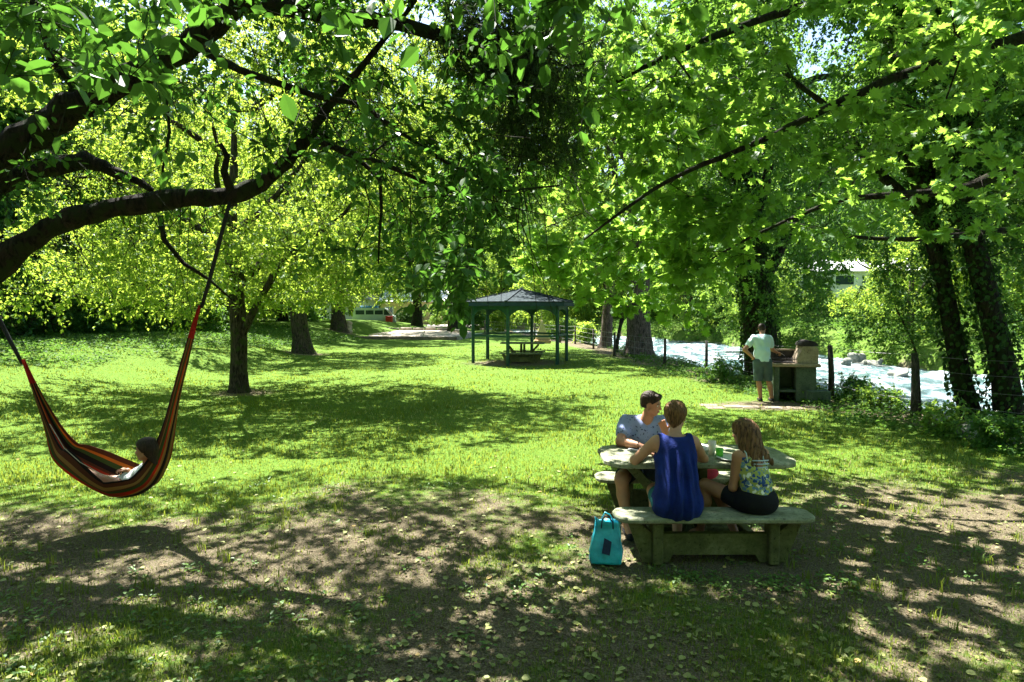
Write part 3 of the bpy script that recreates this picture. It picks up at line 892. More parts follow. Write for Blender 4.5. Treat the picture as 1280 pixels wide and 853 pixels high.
# ------------------------------------------------------------------ clear lines of sight (where the photograph shows gaps between the leaves)
CLEAR = [(584, 354, 720, 470, 27.5), (926, 406, 1022, 508, 15.6), (440, 387, 540, 412, 95), (345, 392, 440, 412, 60),
         (1037, 326, 1080, 358, 120), (250, 410, 730, 470, 50), (0, 440, 260, 600, 30), (720, 424, 930, 470, 60),
         (1020, 458, 1180, 530, 40), (0, 600, 1280, 853, 6), (640, 470, 900, 600, 30), (722, 380, 744, 440, 34),
         (1000, 455, 1210, 500, 30), (745, 395, 830, 448, 29), (1025, 428, 1056, 505, 15), (872, 420, 894, 468, 22)]
def keep_clear(P, pad=0.0, extra=()):
    px, py, d = proj(P); ok = np.ones(len(P), bool)
    for (a, b, c, e, D) in list(CLEAR) + list(extra):
        ok &= ~((px > a - pad) & (px < c + pad) & (py > b - pad) & (py < e + pad) & (d > 0) & (d < D))
    return ok

bark_m = mat_bark('bark_mat', (0.020, 0.016, 0.012), (0.12, 0.095, 0.07), (0.055, 0.075, 0.022), 0.5)
bark_dark = mat_bark('bark_dark_mat', (0.008, 0.007, 0.005), (0.055, 0.042, 0.030), (0.030, 0.042, 0.013), 0.7)
bark_grey = mat_bark('bark_grey_mat', (0.035, 0.028, 0.022), (0.18, 0.135, 0.11), (0.06, 0.08, 0.03), 0.25)
lf_apple = mat_leaf('apple_leaf_mat', (0.030, 0.090, 0.014), (0.075, 0.17, 0.028), (0.12, 0.30, 0.030), 0.38, 0.5, 0.2)
lf_plum = mat_leaf('plum_leaf_mat', (0.040, 0.12, 0.016), (0.12, 0.25, 0.035), (0.49, 0.66, 0.07), 0.52, 0.5, 0.2)
lf_maple = mat_leaf('maple_leaf_mat', (0.018, 0.095, 0.026), (0.085, 0.20, 0.035), (0.38, 0.64, 0.075), 0.50, 0.5, 0.25)
lf_dark = mat_leaf('alder_leaf_mat', (0.016, 0.070, 0.018), (0.055, 0.15, 0.032), (0.24, 0.46, 0.05), 0.42, 0.5, 0.25)
lf_mid = mat_leaf('ash_leaf_mat', (0.030, 0.11, 0.020), (0.10, 0.22, 0.035), (0.40, 0.60, 0.07), 0.47, 0.5, 0.25)
lf_ivy = mat_leaf('ivy_leaf_mat', (0.014, 0.042, 0.010), (0.045, 0.095, 0.020), (0.08, 0.18, 0.02), 0.25, 0.6, 0.12)
lf_needle = mat_leaf('mistletoe_mat', (0.020, 0.050, 0.012), (0.055, 0.11, 0.025), (0.10, 0.20, 0.03), 0.3)
TREES = 'trees around the lawn'

def tree(name, label, base, trunk, centers, bark, leaf, rg, limbs=(), leafkw={}, rtip=0.004, pw=0.45, droopy=0.0, ivy=0.0, group=None,
         sides=14, clear=True, twr=0.0022, step=0.5, cat='tree', skip=1, extra=(), fleck=False):
    """trunk: list of (x,y,z,r) world; limbs: list of (list of (x,y,z,r), start index on trunk)"""
    base = np.array(base, float)
    root = empty(name, base); tag(root, label, cat, group)
    sk = Skel()
    def gnarl(L, amt=.24):
        L = np.array(L, float); t = np.arange(len(L)); tt = np.linspace(0, len(L) - 1, (len(L) - 1) * 3 + 1)
        Q = np.stack([np.interp(tt, t, L[:, i]) for i in range(4)], 1)
        for _ in range(2): Q[1:-1, :3] = (Q[:-2, :3] + 2 * Q[1:-1, :3] + Q[2:, :3]) / 4
        Q[1:-1, :3] += rg.normal(0, 1, (len(Q) - 2, 3)) * Q[1:-1, 3:4] * amt * .5; Q[1:-1, 3] *= rg.uniform(.90, 1.12, len(Q) - 2)
        return Q
    limbs = [(gnarl(lb), si) for lb, si in limbs]
    ids = sk.path([np.array(p[:3]) - base for p in trunk], [p[3] for p in trunk])
    for lb, si in limbs:
        sk.path([np.array(p[:3]) - base for p in lb], [p[3] for p in lb], ids[si])
    if clear: centers = centers[keep_clear(centers, 4, extra)]
    sk.attach(centers - base, rg, step=step, skip=skip)
    sk.radii(rtip, pw)
    sk.build(root, bark, rg, sides)
    (a, b_, c), V, F, rnd = foliage(centers, rg, **leafkw)
    # drop single leaves that would hang in a clear view
    if clear:
        kv = len(V) // (len(rnd) // len(F[0]) * 1) if False else None
        V0 = leafkw.get('V0', RH_V); nl = len(V) // len(V0); nf = len(rnd) // nl
        ok = keep_clear(V.reshape(nl, -1, 3)[:, 0], 0, extra)
        if fleck: ok &= ~open_to_sun(V.reshape(nl, -1, 3).mean(1), fleck)  # crown gaps shaped along the sun's path to throw the flecks
        idx = np.nonzero(ok)[0]
        V = V.reshape(nl, -1, 3)[ok].reshape(-1, 3)
        off = np.arange(len(idx)) * len(V0) - idx * len(V0)
        F2 = []
        for f in F:
            g = f.reshape(nl, -1, f.shape[1])[ok] + off[:, None, None]
            F2.append(g.reshape(-1, f.shape[1]))
        F = F2; rnd = rnd.reshape(nl, nf)[ok].ravel()
        okt = (~open_to_sun(c, fleck) if fleck else True) & keep_clear((a + c) / 2, 0, extra) & keep_clear(c, 0, extra)
        a, b_, c = a[okt], b_[okt], c[okt]
    tv, tf = rods(a - base, b_ - base, c - base, twr, twr * 0.4)
    mesh_np('twigs', tv, [tf], bark, root, False)
    cr = mesh_np('crown', V - base, F, leaf, root, False, attrs={'rnd': rnd})
    if ivy > 0:
        # ivy climbing the trunk
        pts = np.array([p[:3] for p in trunk]); rs = np.array([p[3] for p in trunk])
        seg = np.linalg.norm(np.diff(pts, axis=0), axis=1); cum = np.r_[0, np.cumsum(seg)]
        n = int(5200 * ivy); t = rg.uniform(0, min(cum[-1], 9), n)
        C = np.stack([np.interp(t, cum, pts[:, i]) for i in range(3)], 1); rr = np.interp(t, cum, rs)
        az = rg.uniform(0, 6.28, n); o = np.stack([np.cos(az), np.sin(az), 0 * az], 1)
        g = 0.5 + 0.5 * np.sin(t * 2.3 + az * 2) * np.sin(t * 5.1 - az)
        C2 = C + o * (rr + 0.03 + 0.11 * g * rg.uniform(0.2, 1, n))[:, None]
        iv, if_ = leaves(C2, o * 0.4 + np.array([0, 0, -1]) + rg.normal(0, .5, (n, 3)), o + rg.normal(0, .5, (n, 3)), rg.uniform(0.05, 0.11, n), LF_V * np.array([1, 1.3, 1]), LF_F)
        mesh_np('ivy', iv - base, if_, lf_ivy, root, False, attrs={'rnd': np.repeat(rg.uniform(0, 1, n), 2)})
    return root

def lit(gx, gy):
    """sun-fleck pattern for the ground, leaves in its sun path are cut away: 1 = open"""
    n = 0.85 * snoise(gx, gy, 0.10, 2) + 0.52 * snoise(gx, gy, 0.06, 7) + 0.40 * snoise(gx, gy, 0.42, 5)
    big = snoise(gx, gy, 0.9, 11)
    thr = 0.40 - 0.26 * big
    thr = thr - 0.52 * np.exp(-(((gx - 4.4) / 2.2) ** 2 + ((gy - 6.4) / 1.9) ** 2)) + 0.08 * sstep(6.0, 7.6, gy)
    thr = thr + 0.25 * np.exp(-(((gx - 1.9) / 1.5) ** 2 + ((gy - 4.9) / .6) ** 2))
    # the open lawn between the shade of the apple tree and that of the plum tree
    edge = 7.9 + 0.5 * snoise(gx, gy, 0.5, 4) + 0.25 * snoise(gx, gy, .16, 1) - 0.16 * np.maximum(-gx - 2, 0) + .5 * np.maximum(gx - 1.2, 0)
    thr = np.where(gy > edge, thr - 1.0 * sstep(0, 1.2, gy - edge) * (gx < 3) - 0.20 + 0.22 * (gx > 2.8), thr)
    return (n > thr) & (gy < 16)
def open_to_sun(P, lim=16):
    k = P[:, 2] / math.tan(SUN_EL)
    gy = P[:, 1] - math.cos(SUN_AZ) * k
    return lit(P[:, 0] - math.sin(SUN_AZ) * k, gy) & (gy < lim)

def poly(pts, Y, rr):
    """screen-traced wood: list of (px,py[,Y]) -> world points with radii"""
    out = []
    for p, r in zip(pts, rr):
        q = at(p[0], p[1], p[2] if len(p) > 2 else Y); out.append((*q, r))
    return out

def auto_limbs(rg, trunk, ctr, rad, n, r0=0.1, lo=2):
    limbs = []
    for i in range(n):
        si = min(lo + i * (len(trunk) - lo) // n, len(trunk) - 1)
        s = np.array(trunk[si][:3]); az = i * 2.4 + rg.uniform(-0.4, 0.4)
        e = np.array(ctr) + np.array([math.cos(az) * rad[0], math.sin(az) * rad[1], rg.uniform(-0.35, 0.6) * rad[2]]) * rg.uniform(0.5, 0.75)
        e[2] = max(e[2], s[2] + 0.3)
        k = 6; L = []
        for j in range(1, k + 1):
            t = j / k; p = s * (1 - t) + e * t
            p = p + np.array([0, 0, 0.18 * np.linalg.norm(e - s) * math.sin(t * 2.2)]) + rg.normal(0, 0.06, 3) * np.linalg.norm(e - s) * 0.4
            L.append((*p, r0 * (1 - 0.8 * t) + 0.012))
        limbs.append((L, si))
    return limbs

# ---- A: small plum-like tree over the middle of the lawn
rg = np.random.default_rng(21)
bx, by = -6.95, 16.6
trk = [(bx, by, -0.1, .34), (bx, by, 0.12, .25), (bx, by, 0.6, .21), (bx + .02, by, 1.3, .20), (bx, by, 2.0, .195), (bx - .05, by, 2.7, .18), (bx - .15, by, 3.6, .16), (bx - .1, by, 4.6, .13), (bx, by, 5.8, .09), (bx, by, 7.0, .05)]
C = blobs(rg, 640, (bx + 0.2, by, 5.2), (5.6, 5.4, 4.1), 0.45, 0.18, 0.16, 1.3)
low = blobs(rg, 150, (bx - 0.2, by - 1.5, 3.0), (5.6, 3.6, 1.15), 0.2, 0.2, 0.15, 2.2)
C = np.vstack([C, low, blobs(rg, 170, (-3.2, 18.0, 8.0), (3.0, 3.0, 2.2), .2, .2, .15, 3.2), blobs(rg, 150, (-6.2, 18.5, 9.6), (3.6, 3.0, 1.7), .2, .2, .15, 4.2)]); px, py, d = proj(C)
lim = np.interp(px, [-50, 0, 100, 180, 260, 330, 400, 470, 540, 600, 700], [425, 405, 400, 405, 380, 385, 385, 365, 370, 340, 300])
C = C[(C[:, 2] > 1.5) & (py < lim - 8)]
tree('plum_tree', 'small tree with slim upright trunk and low wide bright crown behind the hammock', (bx, by, 0), trk, C, bark_m, lf_plum, rg,
     auto_limbs(rg, trk, (bx, by, 4.6), (5, 5, 3), 9, .09, 3), dict(tw=9, per=15, L=.62, size=.092, droop=.4, flat=.8), group=TREES, fleck=9.2, twr=.0045)

# ---- B, C: thicker trunks farther up the lawn
def plain_tree(name, label, bx, by, r, H, ctr, rad, n, seed, bark, leaf, lean=(0, 0), leafkw=None, nl=8, zmin=2.0, ivy=0, group=TREES, clear=True, lowlim=None, extra=()):
    rg = np.random.default_rng(seed)
    z0 = float(ground_z(np.array([bx]), np.array([by]))[0])
    trk = []
    for t, k in ((-0.01, 1.6), (0.015, 1.25), (0.06, 1.02), (0.14, .93), (0.24, .86), (0.36, .74), (0.48, .6), (0.6, .45), (0.75, .3), (0.9, .15)):
        trk.append((bx + lean[0] * t + rg.normal(0, .02 * H * abs(t)), by + lean[1] * t, z0 + H * t, r * k))
    C = blobs(rg, n, ctr, rad, .45, .2, .16, seed * 1.37)
    C = C[C[:, 2] > zmin]
    if lowlim is not None:
        px, py, d = proj(C); C = C[py < np.interp(px, lowlim[0], lowlim[1]) - 6]
    return tree(name, label, (bx, by, z0), trk, C, bark, leaf, rg, auto_limbs(rg, trk, ctr, rad, nl, r * .42, 4),
                leafkw or dict(tw=9, per=14, L=.75, size=.13, droop=.35, flat=.8), group=group, ivy=ivy, clear=clear, step=.8, twr=.004, rtip=.007, extra=extra)
LOW = ([0, 250, 330, 420, 450, 560, 640, 720, 760, 830, 900, 1000], [400, 400, 395, 388, 386, 385, 350, 340, 350, 400, 410, 430])
plain_tree('broadleaf_tree', 'rough-barked tree leaning left, second trunk back along the lawn', -9.6, 30, .40, 11, (-10, 30, 7.0), (5.4, 5, 4.6), 430, 31, bark_m, lf_plum, (-1.0, 0), lowlim=LOW)
plain_tree('broadleaf_tree', 'thick short-trunked tree at the left corner of the sandpit', -11.9, 45, .46, 17, (-11, 45, 9.5), (7, 6, 7.5), 560, 32, bark_m, lf_plum, (-.6, 0), lowlim=LOW, leafkw=dict(tw=9, per=13, L=.9, size=.17, droop=.35, flat=.8))
plain_tree('broadleaf_tree', 'dark-trunked tree behind the right end of the sandpit', -5.0, 56, .42, 23, (-5, 56, 12.5), (7.5, 7, 10), 620, 33, bark_dark, lf_mid, lowlim=LOW, leafkw=dict(tw=9, per=13, L=1.0, size=.2, droop=.35, flat=.8))
plain_tree('broadleaf_tree', 'dark-trunked tree in front of the cream building', -10.3, 71, .5, 24, (-10, 71, 13.5), (9, 7, 10.5), 560, 34, bark_dark, lf_mid, lowlim=LOW, leafkw=dict(tw=9, per=13, L=1.1, size=.24, droop=.35, flat=.8))
plain_tree('broadleaf_tree', 'slim leaning tree just right of the gazebo', 5.0, 35, .30, 13, (2.2, 33, 9.6), (7.2, 5.5, 4.6), 620, 35, bark_grey, lf_mid, (.6, 0), zmin=3.2)
plain_tree('broadleaf_tree', 'massive old tree with split flaring trunk beside the fence', 5.6, 28.8, .52, 16, (5.4, 29.5, 9.6), (6.4, 6, 5.8), 640, 36, bark_grey, lf_mid, (-.3, 0), zmin=3.0, nl=10)
plain_tree('young_tree', 'thin crooked young tree between the gazebo and the massive trunk', 5.0, 31.5, .10, 4.5, (5.0, 31.5, 3.4), (1.3, 1.2, 1.3), 50, 37, bark_dark, lf_mid, (.7, 0), nl=4, leafkw=dict(tw=7, per=11, L=.5, size=.1, droop=.3, flat=.8), zmin=1.6)

# ---- G: ivy-clad tree behind the barbecue
rg = np.random.default_rng(41)
trk = poly([(955, 478, 20), (955, 470, 20), (952, 440, 20), (948, 390, 20), (940, 320, 20), (930, 240, 20), (925, 150, 20), (930, 60, 20), (940, -40, 20), (950, -140, 20)], 20, [.75, .60, .50, .46, .42, .36, .30, .24, .18, .12])
C = blobs(rg, 600, (7.8, 20, 7.6), (4.4, 4.0, 6.4), .4, .2, .14, 3.1)
px, py, d = proj(C); C = C[py < np.interp(px, [700, 830, 880, 960, 1000, 1040, 1090, 1150], [330, 385, 418, 430, 435, 425, 330, 250])]
gb = (trk[0][0], trk[0][1], 0)
tree('ivy_clad_tree', 'dark ivy-wrapped tree on the bank behind the barbecue', gb, trk, C, bark_dark, lf_dark, rg,
     auto_limbs(rg, trk, (7.8, 20, 7), (4, 4, 5), 9, .16, 3), dict(tw=9, per=14, L=.65, size=.12, droop=.45, flat=.9), ivy=1.2, group=TREES, step=.7, twr=.003, rtip=.005)

# ---- H, I: two leaning ivy-clad trees on the right
rg = np.random.default_rng(43)
tH = poly([(1214, 535), (1213, 520), (1203, 480), (1195, 440), (1182, 370), (1162, 280), (1138, 190), (1122, 90), (1110, 0), (1098, -110), (1090, -220)], 12.5, [.28, .20, .175, .16, .15, .14, .13, .115, .10, .08, .05])
C = blobs(rg, 560, (7.0, 12.8, 7.4), (3.6, 3.0, 3.2), .35, .22, .30, 4.4)
C2 = np.vstack([blobs(rg, 60, (8.7, 12.6, 4.3), (1.7, 1.5, 1.3), .2, .2, .25, 5.4), blobs(rg, 430, (4.0, 14.8, 8.3), (4.6, 4.0, 2.3), .2, .2, .30, 6.4)])
C = np.vstack([C, C2])
EXH = [(995, 20, 1075, 120, 60), (1085, 200, 1150, 300, 30)]
tree('ivy_clad_tree', 'slimmer of the two leaning ivy-clad trees at the right edge', (tH[0][0], tH[0][1], 0), tH, C, bark_dark, lf_dark, rg,
     auto_limbs(rg, tH, (7.0, 12.8, 7), (3.2, 3, 3), 8, .09, 5), dict(tw=8, per=13, L=.55, size=.10, droop=.35, flat=.7), ivy=.4, group='leaning ivy-clad trees on the right', extra=EXH, fleck=16)
tI = poly([(1266, 545), (1262, 530), (1257, 480), (1248, 430), (1226, 340), (1205, 260), (1192, 180), (1180, 100), (1165, 0), (1150, -110), (1140, -220)], 12.0, [.34, .25, .22, .20, .185, .17, .16, .14, .12, .10, .06])
C = blobs(rg, 560, (9.8, 12.2, 7.2), (3.6, 3.2, 3.4), .35, .22, .28, 6.4)
C2 = blobs(rg, 110, (10.6, 12.6, 3.4), (1.7, 1.8, 2.0), .2, .2, .16, 7.4)
tree('ivy_clad_tree', 'thicker of the two leaning ivy-clad trees at the right edge', (tI[0][0], tI[0][1], 0), tI, np.vstack([C, C2]), bark_dark, lf_dark, rg,
     auto_limbs(rg, tI, (9.4, 12, 7), (3.2, 3, 3), 8, .10, 5), dict(tw=8, per=13, L=.55, size=.10, droop=.35, flat=.7), ivy=.5, group='leaning ivy-clad trees on the right', fleck=16)

# ---- the foreground apple tree, its trunk just outside the picture on the left
rg = np.random.default_rng(51)
bA = (-6.5, 6.6, 0.0)
trk = [(-6.5, 6.6, -.1, .42), (-6.5, 6.6, .1, .33), (-6.45, 6.6, .6, .28), (-6.3, 6.58, 1.2, .27), (-6.1, 6.55, 1.75, .26), (-5.9, 6.5, 2.1, .25)]
L1 = poly([(-50, 385), (-20, 350), (15, 316), (60, 284), (105, 267), (150, 258), (195, 252), (240, 247), (290, 245), (325, 232), (352, 208), (372, 188), (388, 165), (408, 135), (440, 100), (480, 50), (520, 0)], 6.3,
          [.135, .125, .115, .105, .098, .093, .090, .086, .083, .077, .068, .06, .05, .042, .034, .026, .018])
L2 = poly([(-60, 290), (-30, 235), (0, 192), (40, 165), (90, 140), (135, 112), (180, 85), (230, 60), (270, 30), (310, 0), (350, -40), (400, -100)], 6.5,
          [.18, .17, .16, .15, .145, .135, .13, .12, .11, .09, .07, .05])
L3 = poly([(-40, 260), (0, 228), (35, 214), (70, 206), (105, 201), (140, 212), (165, 224), (190, 238)], 7.4, [.14, .115, .105, .10, .09, .065, .045, .03])
L4 = poly([(300, 0), (360, 10), (430, 22), (500, 30), (570, 50), (640, 78), (700, 100)], 6.2, [.10, .085, .08, .07, .06, .05, .035])
L5 = poly([(250, 62), (300, 88), (350, 105), (400, 122), (450, 130), (500, 165), (560, 205), (620, 232)], 5.9, [.04, .033, .03, .026, .022, .018, .014, .01])
L6 = poly([(395, 175), (425, 188), (455, 205), (475, 225), (477, 260), (474, 300), (473, 330)], 6.1, [.03, .026, .022, .019, .015, .011, .007])
L7 = poly([(420, 185), (480, 205), (530, 228), (580, 245), (640, 238), (700, 232)], 5.6, [.024, .02, .017, .014, .01, .007])
L8 = poly([(205, 95), (208, 130), (212, 165), (205, 200), (200, 240)], 5.9, [.02, .017, .014, .011, .008])
L9 = poly([(288, 238), (280, 215), (284, 196), (276, 180)], 6.25, [.04, .035, .028, .018])
L10 = poly([(200, 270), (205, 300), (230, 330), (262, 350), (290, 375)], 7.5, [.035, .03, .024, .018, .01])
cl = []
def scr(n, x0, x1, y0, y1, Y0, Y1):
    for _ in range(n):
        cl.append(at(rg.uniform(x0, x1), rg.uniform(y0, y1), rg.uniform(Y0, Y1)))
scr(26, 0, 420, -60, 120, 5, 8.5); scr(13, 0, 400, 100, 260, 5.5, 8.5); scr(42, 380, 640, -60, 190, 4.8, 8.5); scr(18, 400, 640, 170, 300, 4.8, 7.5)
scr(10, 545, 640, 200, 330, 4.4, 6); scr(5, 560, 600, 330, 380, 3.9, 4.4); scr(4, 420, 520, 270, 330, 5, 6.5)
scr(5, 40, 220, -10, 120, 2.3, 2.8); scr(3, 660, 780, -60, 0, 2.4, 2.8); scr(5, 200, 640, -80, -10, 2.2, 3.0)
cl = np.array(cl)
up1 = rg.uniform(0, 1, (1250, 3)) * np.array([13.5, 9.0, 2.0]) + np.array([-10.6, 4.0, 0])
up1[:, 2] += 2.15 + 0.47 * up1[:, 1] + 0.5                      # the crown above the top edge of the picture
up1 = up1[(snoise(up1[:, 0], up1[:, 1], 0.6, 3) > -0.62)]
up3 = rg.uniform(0, 1, (420, 3)) * np.array([12, 12, 3.0]) + np.array([-9, -8, 4.6]); up3 = up3[np.hypot(up3[:, 0], up3[:, 1]) > 1.5]  # added unseen over and behind the camera to cut sky light on the foreground
def thin_above(U, rg):  # opens the unseen crown so sun reaches the maple boughs below
    k = U[:, 2] / math.tan(SUN_EL); x = U[:, 0] - math.sin(SUN_AZ) * k; y = U[:, 1] - math.cos(SUN_AZ) * k
    return U[~((x > .4) & (x < 5.2) & (y > 4.9) & (y < 8.6) & (rg.uniform(0, 1, len(U)) < .78))]
up1 = thin_above(up1, rg)
CA = np.vstack([cl, up1, up3])
skA = tree('apple_tree', 'old mossy apple tree whose long curving limb holds the hammock', bA, trk, CA, bark_dark, lf_apple, rg,
           [(L1, 5), (L2, 5), (L3, 5)], dict(tw=8, per=12, L=.46, size=.078, droop=.35, flat=.6, V0=LF_V, F0=LF_F), clear=True, step=.35, twr=.0025, rtip=.0035, skip=6,
           extra=[(0, 470, 1280, 853, 12)], fleck=16)
for L in (L4, L5, L6, L7, L8, L9, L10):
    mb = MB(); mb.tube(np.array([p[:3] for p in L]) - np.array(bA), [p[3] for p in L], 8, jit=.06, rg=rg)
    mb.build('limb', bark_dark, skA, True)
# thin whippy twigs hanging in front of the light
P0 = []
for _ in range(420):
    L = [L1, L2, L5, L7, L4, L3][rg.integers(0, 6)]; i = rg.integers(1, len(L) - 1); P0.append(np.array(L[i][:3]) + rg.normal(0, .12, 3))
P0 = np.array(P0) - np.array(bA); n = len(P0); ln = rg.uniform(.25, 1.1, n)[:, None]
dd = rg.normal(0, .5, (n, 3)) + np.array([.15, 0, -.45]); dd = norm(dd)
P1 = P0 + dd * ln * .5 + rg.normal(0, .06, (n, 3)); P2 = P1 + (dd + np.array([0, 0, -.5])) * ln * .5 + rg.normal(0, .06, (n, 3))
tv, tf = rods(P0, P1, P2, .006, .002); mesh_np('hanging_twigs', tv, [tf], bark_dark, skA, False)

# ---- mistletoe clump hanging under the apple limb
rg = np.random.default_rng(55)
mc = at(655, 90, 6.3); root = empty('mistletoe_clump', mc); tag(root, 'dark mistletoe-like clump of narrow drooping leaves hanging at the top centre', 'plant')
cc = np.vstack([blobs(rg, 120, (0, 0, .1), (.66, .6, .6), .05, .2, .0, 2), blobs(rg, 75, (.12, 0, -.45), (.5, .45, .45), .1, .2, .0, 3), blobs(rg, 70, (-.45, 0, .35), (.5, .45, .35), .1, .2, .0, 3)])
(a, b_, c), V, F, rnd = foliage(cc, rg, tw=8, per=9, L=.26, size=.075, droop=1.1, flat=.8, V0=NR_V, F0=RH_F, up=.2)
tv, tf = rods(a, b_, c, .0025, .0012)
st = MB()
for q in cc[:90]: st.tube([(0, 0, .25), q * .5 + rg.normal(0, .05, 3), q], [.02, .01, .004], 4)
st.build('stems', bark_dark, root, True)
mesh_np('twigs', tv, [tf], bark_dark, root, False); mesh_np('leaves', V, F, lf_needle, root, False, attrs={'rnd': rnd})

# ---- the maple, trunk outside the picture on the right, boughs reaching across
rg = np.random.default_rng(61)
bM = (9.0, 6.6, 0)
trk = [(9.0, 6.6, -.1, .5), (9.0, 6.6, .15, .38), (8.95, 6.6, .8, .33), (8.85, 6.6, 1.8, .30), (8.7, 6.6, 2.8, .27), (8.5, 6.6, 3.8, .24), (8.3, 6.7, 4.8, .20), (8.1, 6.8, 6.0, .16), (8.0, 7.0, 7.5, .1)]
M1 = poly([(1340, 28), (1280, 45), (1220, 65), (1160, 82), (1100, 104), (1040, 132), (985, 160), (940, 182), (880, 205), (830, 228), (780, 262), (730, 300)], 6.9, [.075, .065, .058, .052, .046, .04, .034, .03, .025, .02, .015, .01])
M2 = poly([(1340, 180), (1280, 205), (1240, 224), (1190, 240), (1140, 242), (1090, 246), (1040, 252), (985, 275), (930, 300), (880, 330)], 8.2, [.085, .075, .068, .06, .05, .04, .03, .022, .016, .01])
M3 = poly([(1350, -60), (1280, -40), (1200, -20), (1120, -10), (1040, 0), (960, 20), (880, 50), (800, 85), (740, 120)], 7.8, [.10, .09, .08, .07, .06, .05, .04, .03, .02])
M4 = poly([(1340, 280), (1280, 285), (1200, 295), (1130, 300), (1080, 298), (1020, 290)], 9.5, [.06, .05, .045, .035, .025, .012])
cl = []
scr(100, 640, 930, 90, 330, 7, 10); scr(40, 670, 900, 290, 385, 7.5, 10); scr(48, 640, 1000, -40, 160, 6.5, 9.8)
scr(40, 950, 1280, 40, 260, 6, 9.5); scr(12, 1000, 1280, 200, 300, 7, 9); scr(26, 1000, 1280, -40, 60, 6, 9)
cl = np.array(cl)
up2 = rg.uniform(0, 1, (560, 3)) * np.array([10.5, 8.5, 2.6]) + np.array([0.2, 4.4, 0]); up2[:, 2] += 2.15 + 0.47 * up2[:, 1] + 0.5
up2 = up2[snoise(up2[:, 0], up2[:, 1], 0.8, 9) > -0.35]
up2 = thin_above(up2, rg)
tree('maple_tree', 'maple whose boughs of large lobed leaves reach in from the right', bM, trk, np.vstack([cl, up2, rg.uniform(0, 1, (300, 3)) * np.array([10, 13, 3.0]) + np.array([2.5, -8.5, 4.6])]), bark_dark, lf_maple, rg,  # last clusters are unseen, added behind the camera against sky light
     [(M1, 5), (M2, 5), (M3, 6), (M4, 4)], dict(tw=7, per=9, L=.52, size=.115, droop=.25, flat=.45, V0=MP_V, F0=MP_F), clear=True, step=.4, twr=.003, rtip=.0035, skip=9,
     extra=[(0, 425, 1280, 853, 14), (985, 20, 1075, 120, 60), (1080, 300, 1280, 430, 12)], fleck=16)

# ---- bright trees and bushes on the far bank
FB = 'bushy trees on the far bank'
LB = dict(tw=9, per=14, L=.7, size=.14, droop=.35, flat=.9)
for i, (x_, y_, H, rad, n, lf, lab) in enumerate([
        (22.5, 37, 5.5, (4.6, 4, 3.2), 330, lf_plum, 'bright yellow-green bushy tree leaning over the far bank beyond the third fence gap'),
        (27.5, 33, 8, (4.4, 4, 4.4), 360, lf_mid, 'tall bushy tree on the far bank behind the forked fence post'),
        (17.8, 47, 5, (3.6, 3.6, 2.9), 240, lf_mid, 'leafy tree on the far bank just right of the barbecue'),
        (16.5, 62, 9, (5, 5, 5), 300, lf_mid, 'tall tree on the far bank seen through the gap left of the standing man'),
        (33, 30, 12, (5.5, 5, 6), 380, lf_mid, 'tallest tree on the far bank behind the leaning trunks')]):
    plain_tree('bushy_tree', lab, x_, y_, .16 + H * .012, H, (x_ - .6, y_ - .6, H * .58 + .6), rad, n, 70 + i, bark_m, lf, nl=7, zmin=0.1, group=FB, leafkw=LB if y_ < 60 else dict(LB, size=.2, L=.9))

# ---- the wall of trees all round, a few shapes copied
def far_proto(seed, H, rad, n, leaf, size, label):
    o = plain_tree('background_tree', label, 0.0, 300.0, .32, H, (0, 300, H * .56), rad, n, seed, bark_dark, leaf, nl=7, zmin=1.2, group='background trees', clear=False,
                   leafkw=dict(tw=9, per=12, L=1.25, size=size, droop=.35, flat=.9))
    return o
protos = [far_proto(81, 16, (6.0, 6.0, 7.6), 420, lf_mid, .27, 'x'), far_proto(82, 19, (6.4, 6.0, 9.2), 460, lf_dark, .27, 'x'), far_proto(83, 13, (5.6, 5.6, 6.2), 380, lf_plum, .26, 'x')]
spots = [(-27, 27, 1), (-25, 35, 0), (-29, 33, 1), (-21, 42, 2), (-27, 50, 0), (-20, 57, 1), (-33, 62, 1), (-26, 72, 0), (-38, 80, 1), (-22, 88, 2),
         (-31, 96, 1), (-14, 92, 0), (-9, 106, 1), (-20, 112, 1), (-2, 96, 2), (3, 108, 1), (9, 97, 0), (14, 86, 1), (7, 84, 2), (18, 74, 0), (22, 90, 1), (24, 62, 1), (28, 78, 0),
         (37, 50, 0), (53, 70, 1), (36, 42, 1), (60, 60, 0), (44, 44, 0), (41, 32, 1), (50, 92, 1), (34, 96, 1), (42, 20, 1), (-31, 18, 2), (-3, 122, 0), (30, 112, 1), (16, 118, 1), (48, 112, 0), (-42, 100, 0), (-48, 70, 1), (-44, 48, 0), (38, 22, 0), (-14, -12, 1), (-3, -16, 0), (9, -15, 1), (18, -8, 0), (-17, -1, 0)]  # those behind the camera are unseen, added to darken the foreground shade
used = set(); rgp = random.Random(5)
TONE = {0: 'mid-green rounded', 1: 'tall dark-green', 2: 'pale yellow-green'}
def where(x, y):
    px = float(proj(np.array([[x, y, 2.0]]))[0][0])
    zone = ('added unseen behind the camera to deepen the shade' if y < 3 else 'out beyond the left edge' if px < 0 else 'behind the hedge' if px < 240 else 'behind the plum-like tree' if px < 350 else 'behind the camper van' if px < 480 else 'behind the cream building' if px < 560
            else 'beyond the gazebo' if px < 720 else 'beyond the massive trunk' if px < 850 else 'beyond the standing man' if px < 985 else 'beside the white-roofed shed' if px < 1090 else 'beyond the leaning trunks' if px < 1290 else 'out beyond the right edge')
    return zone
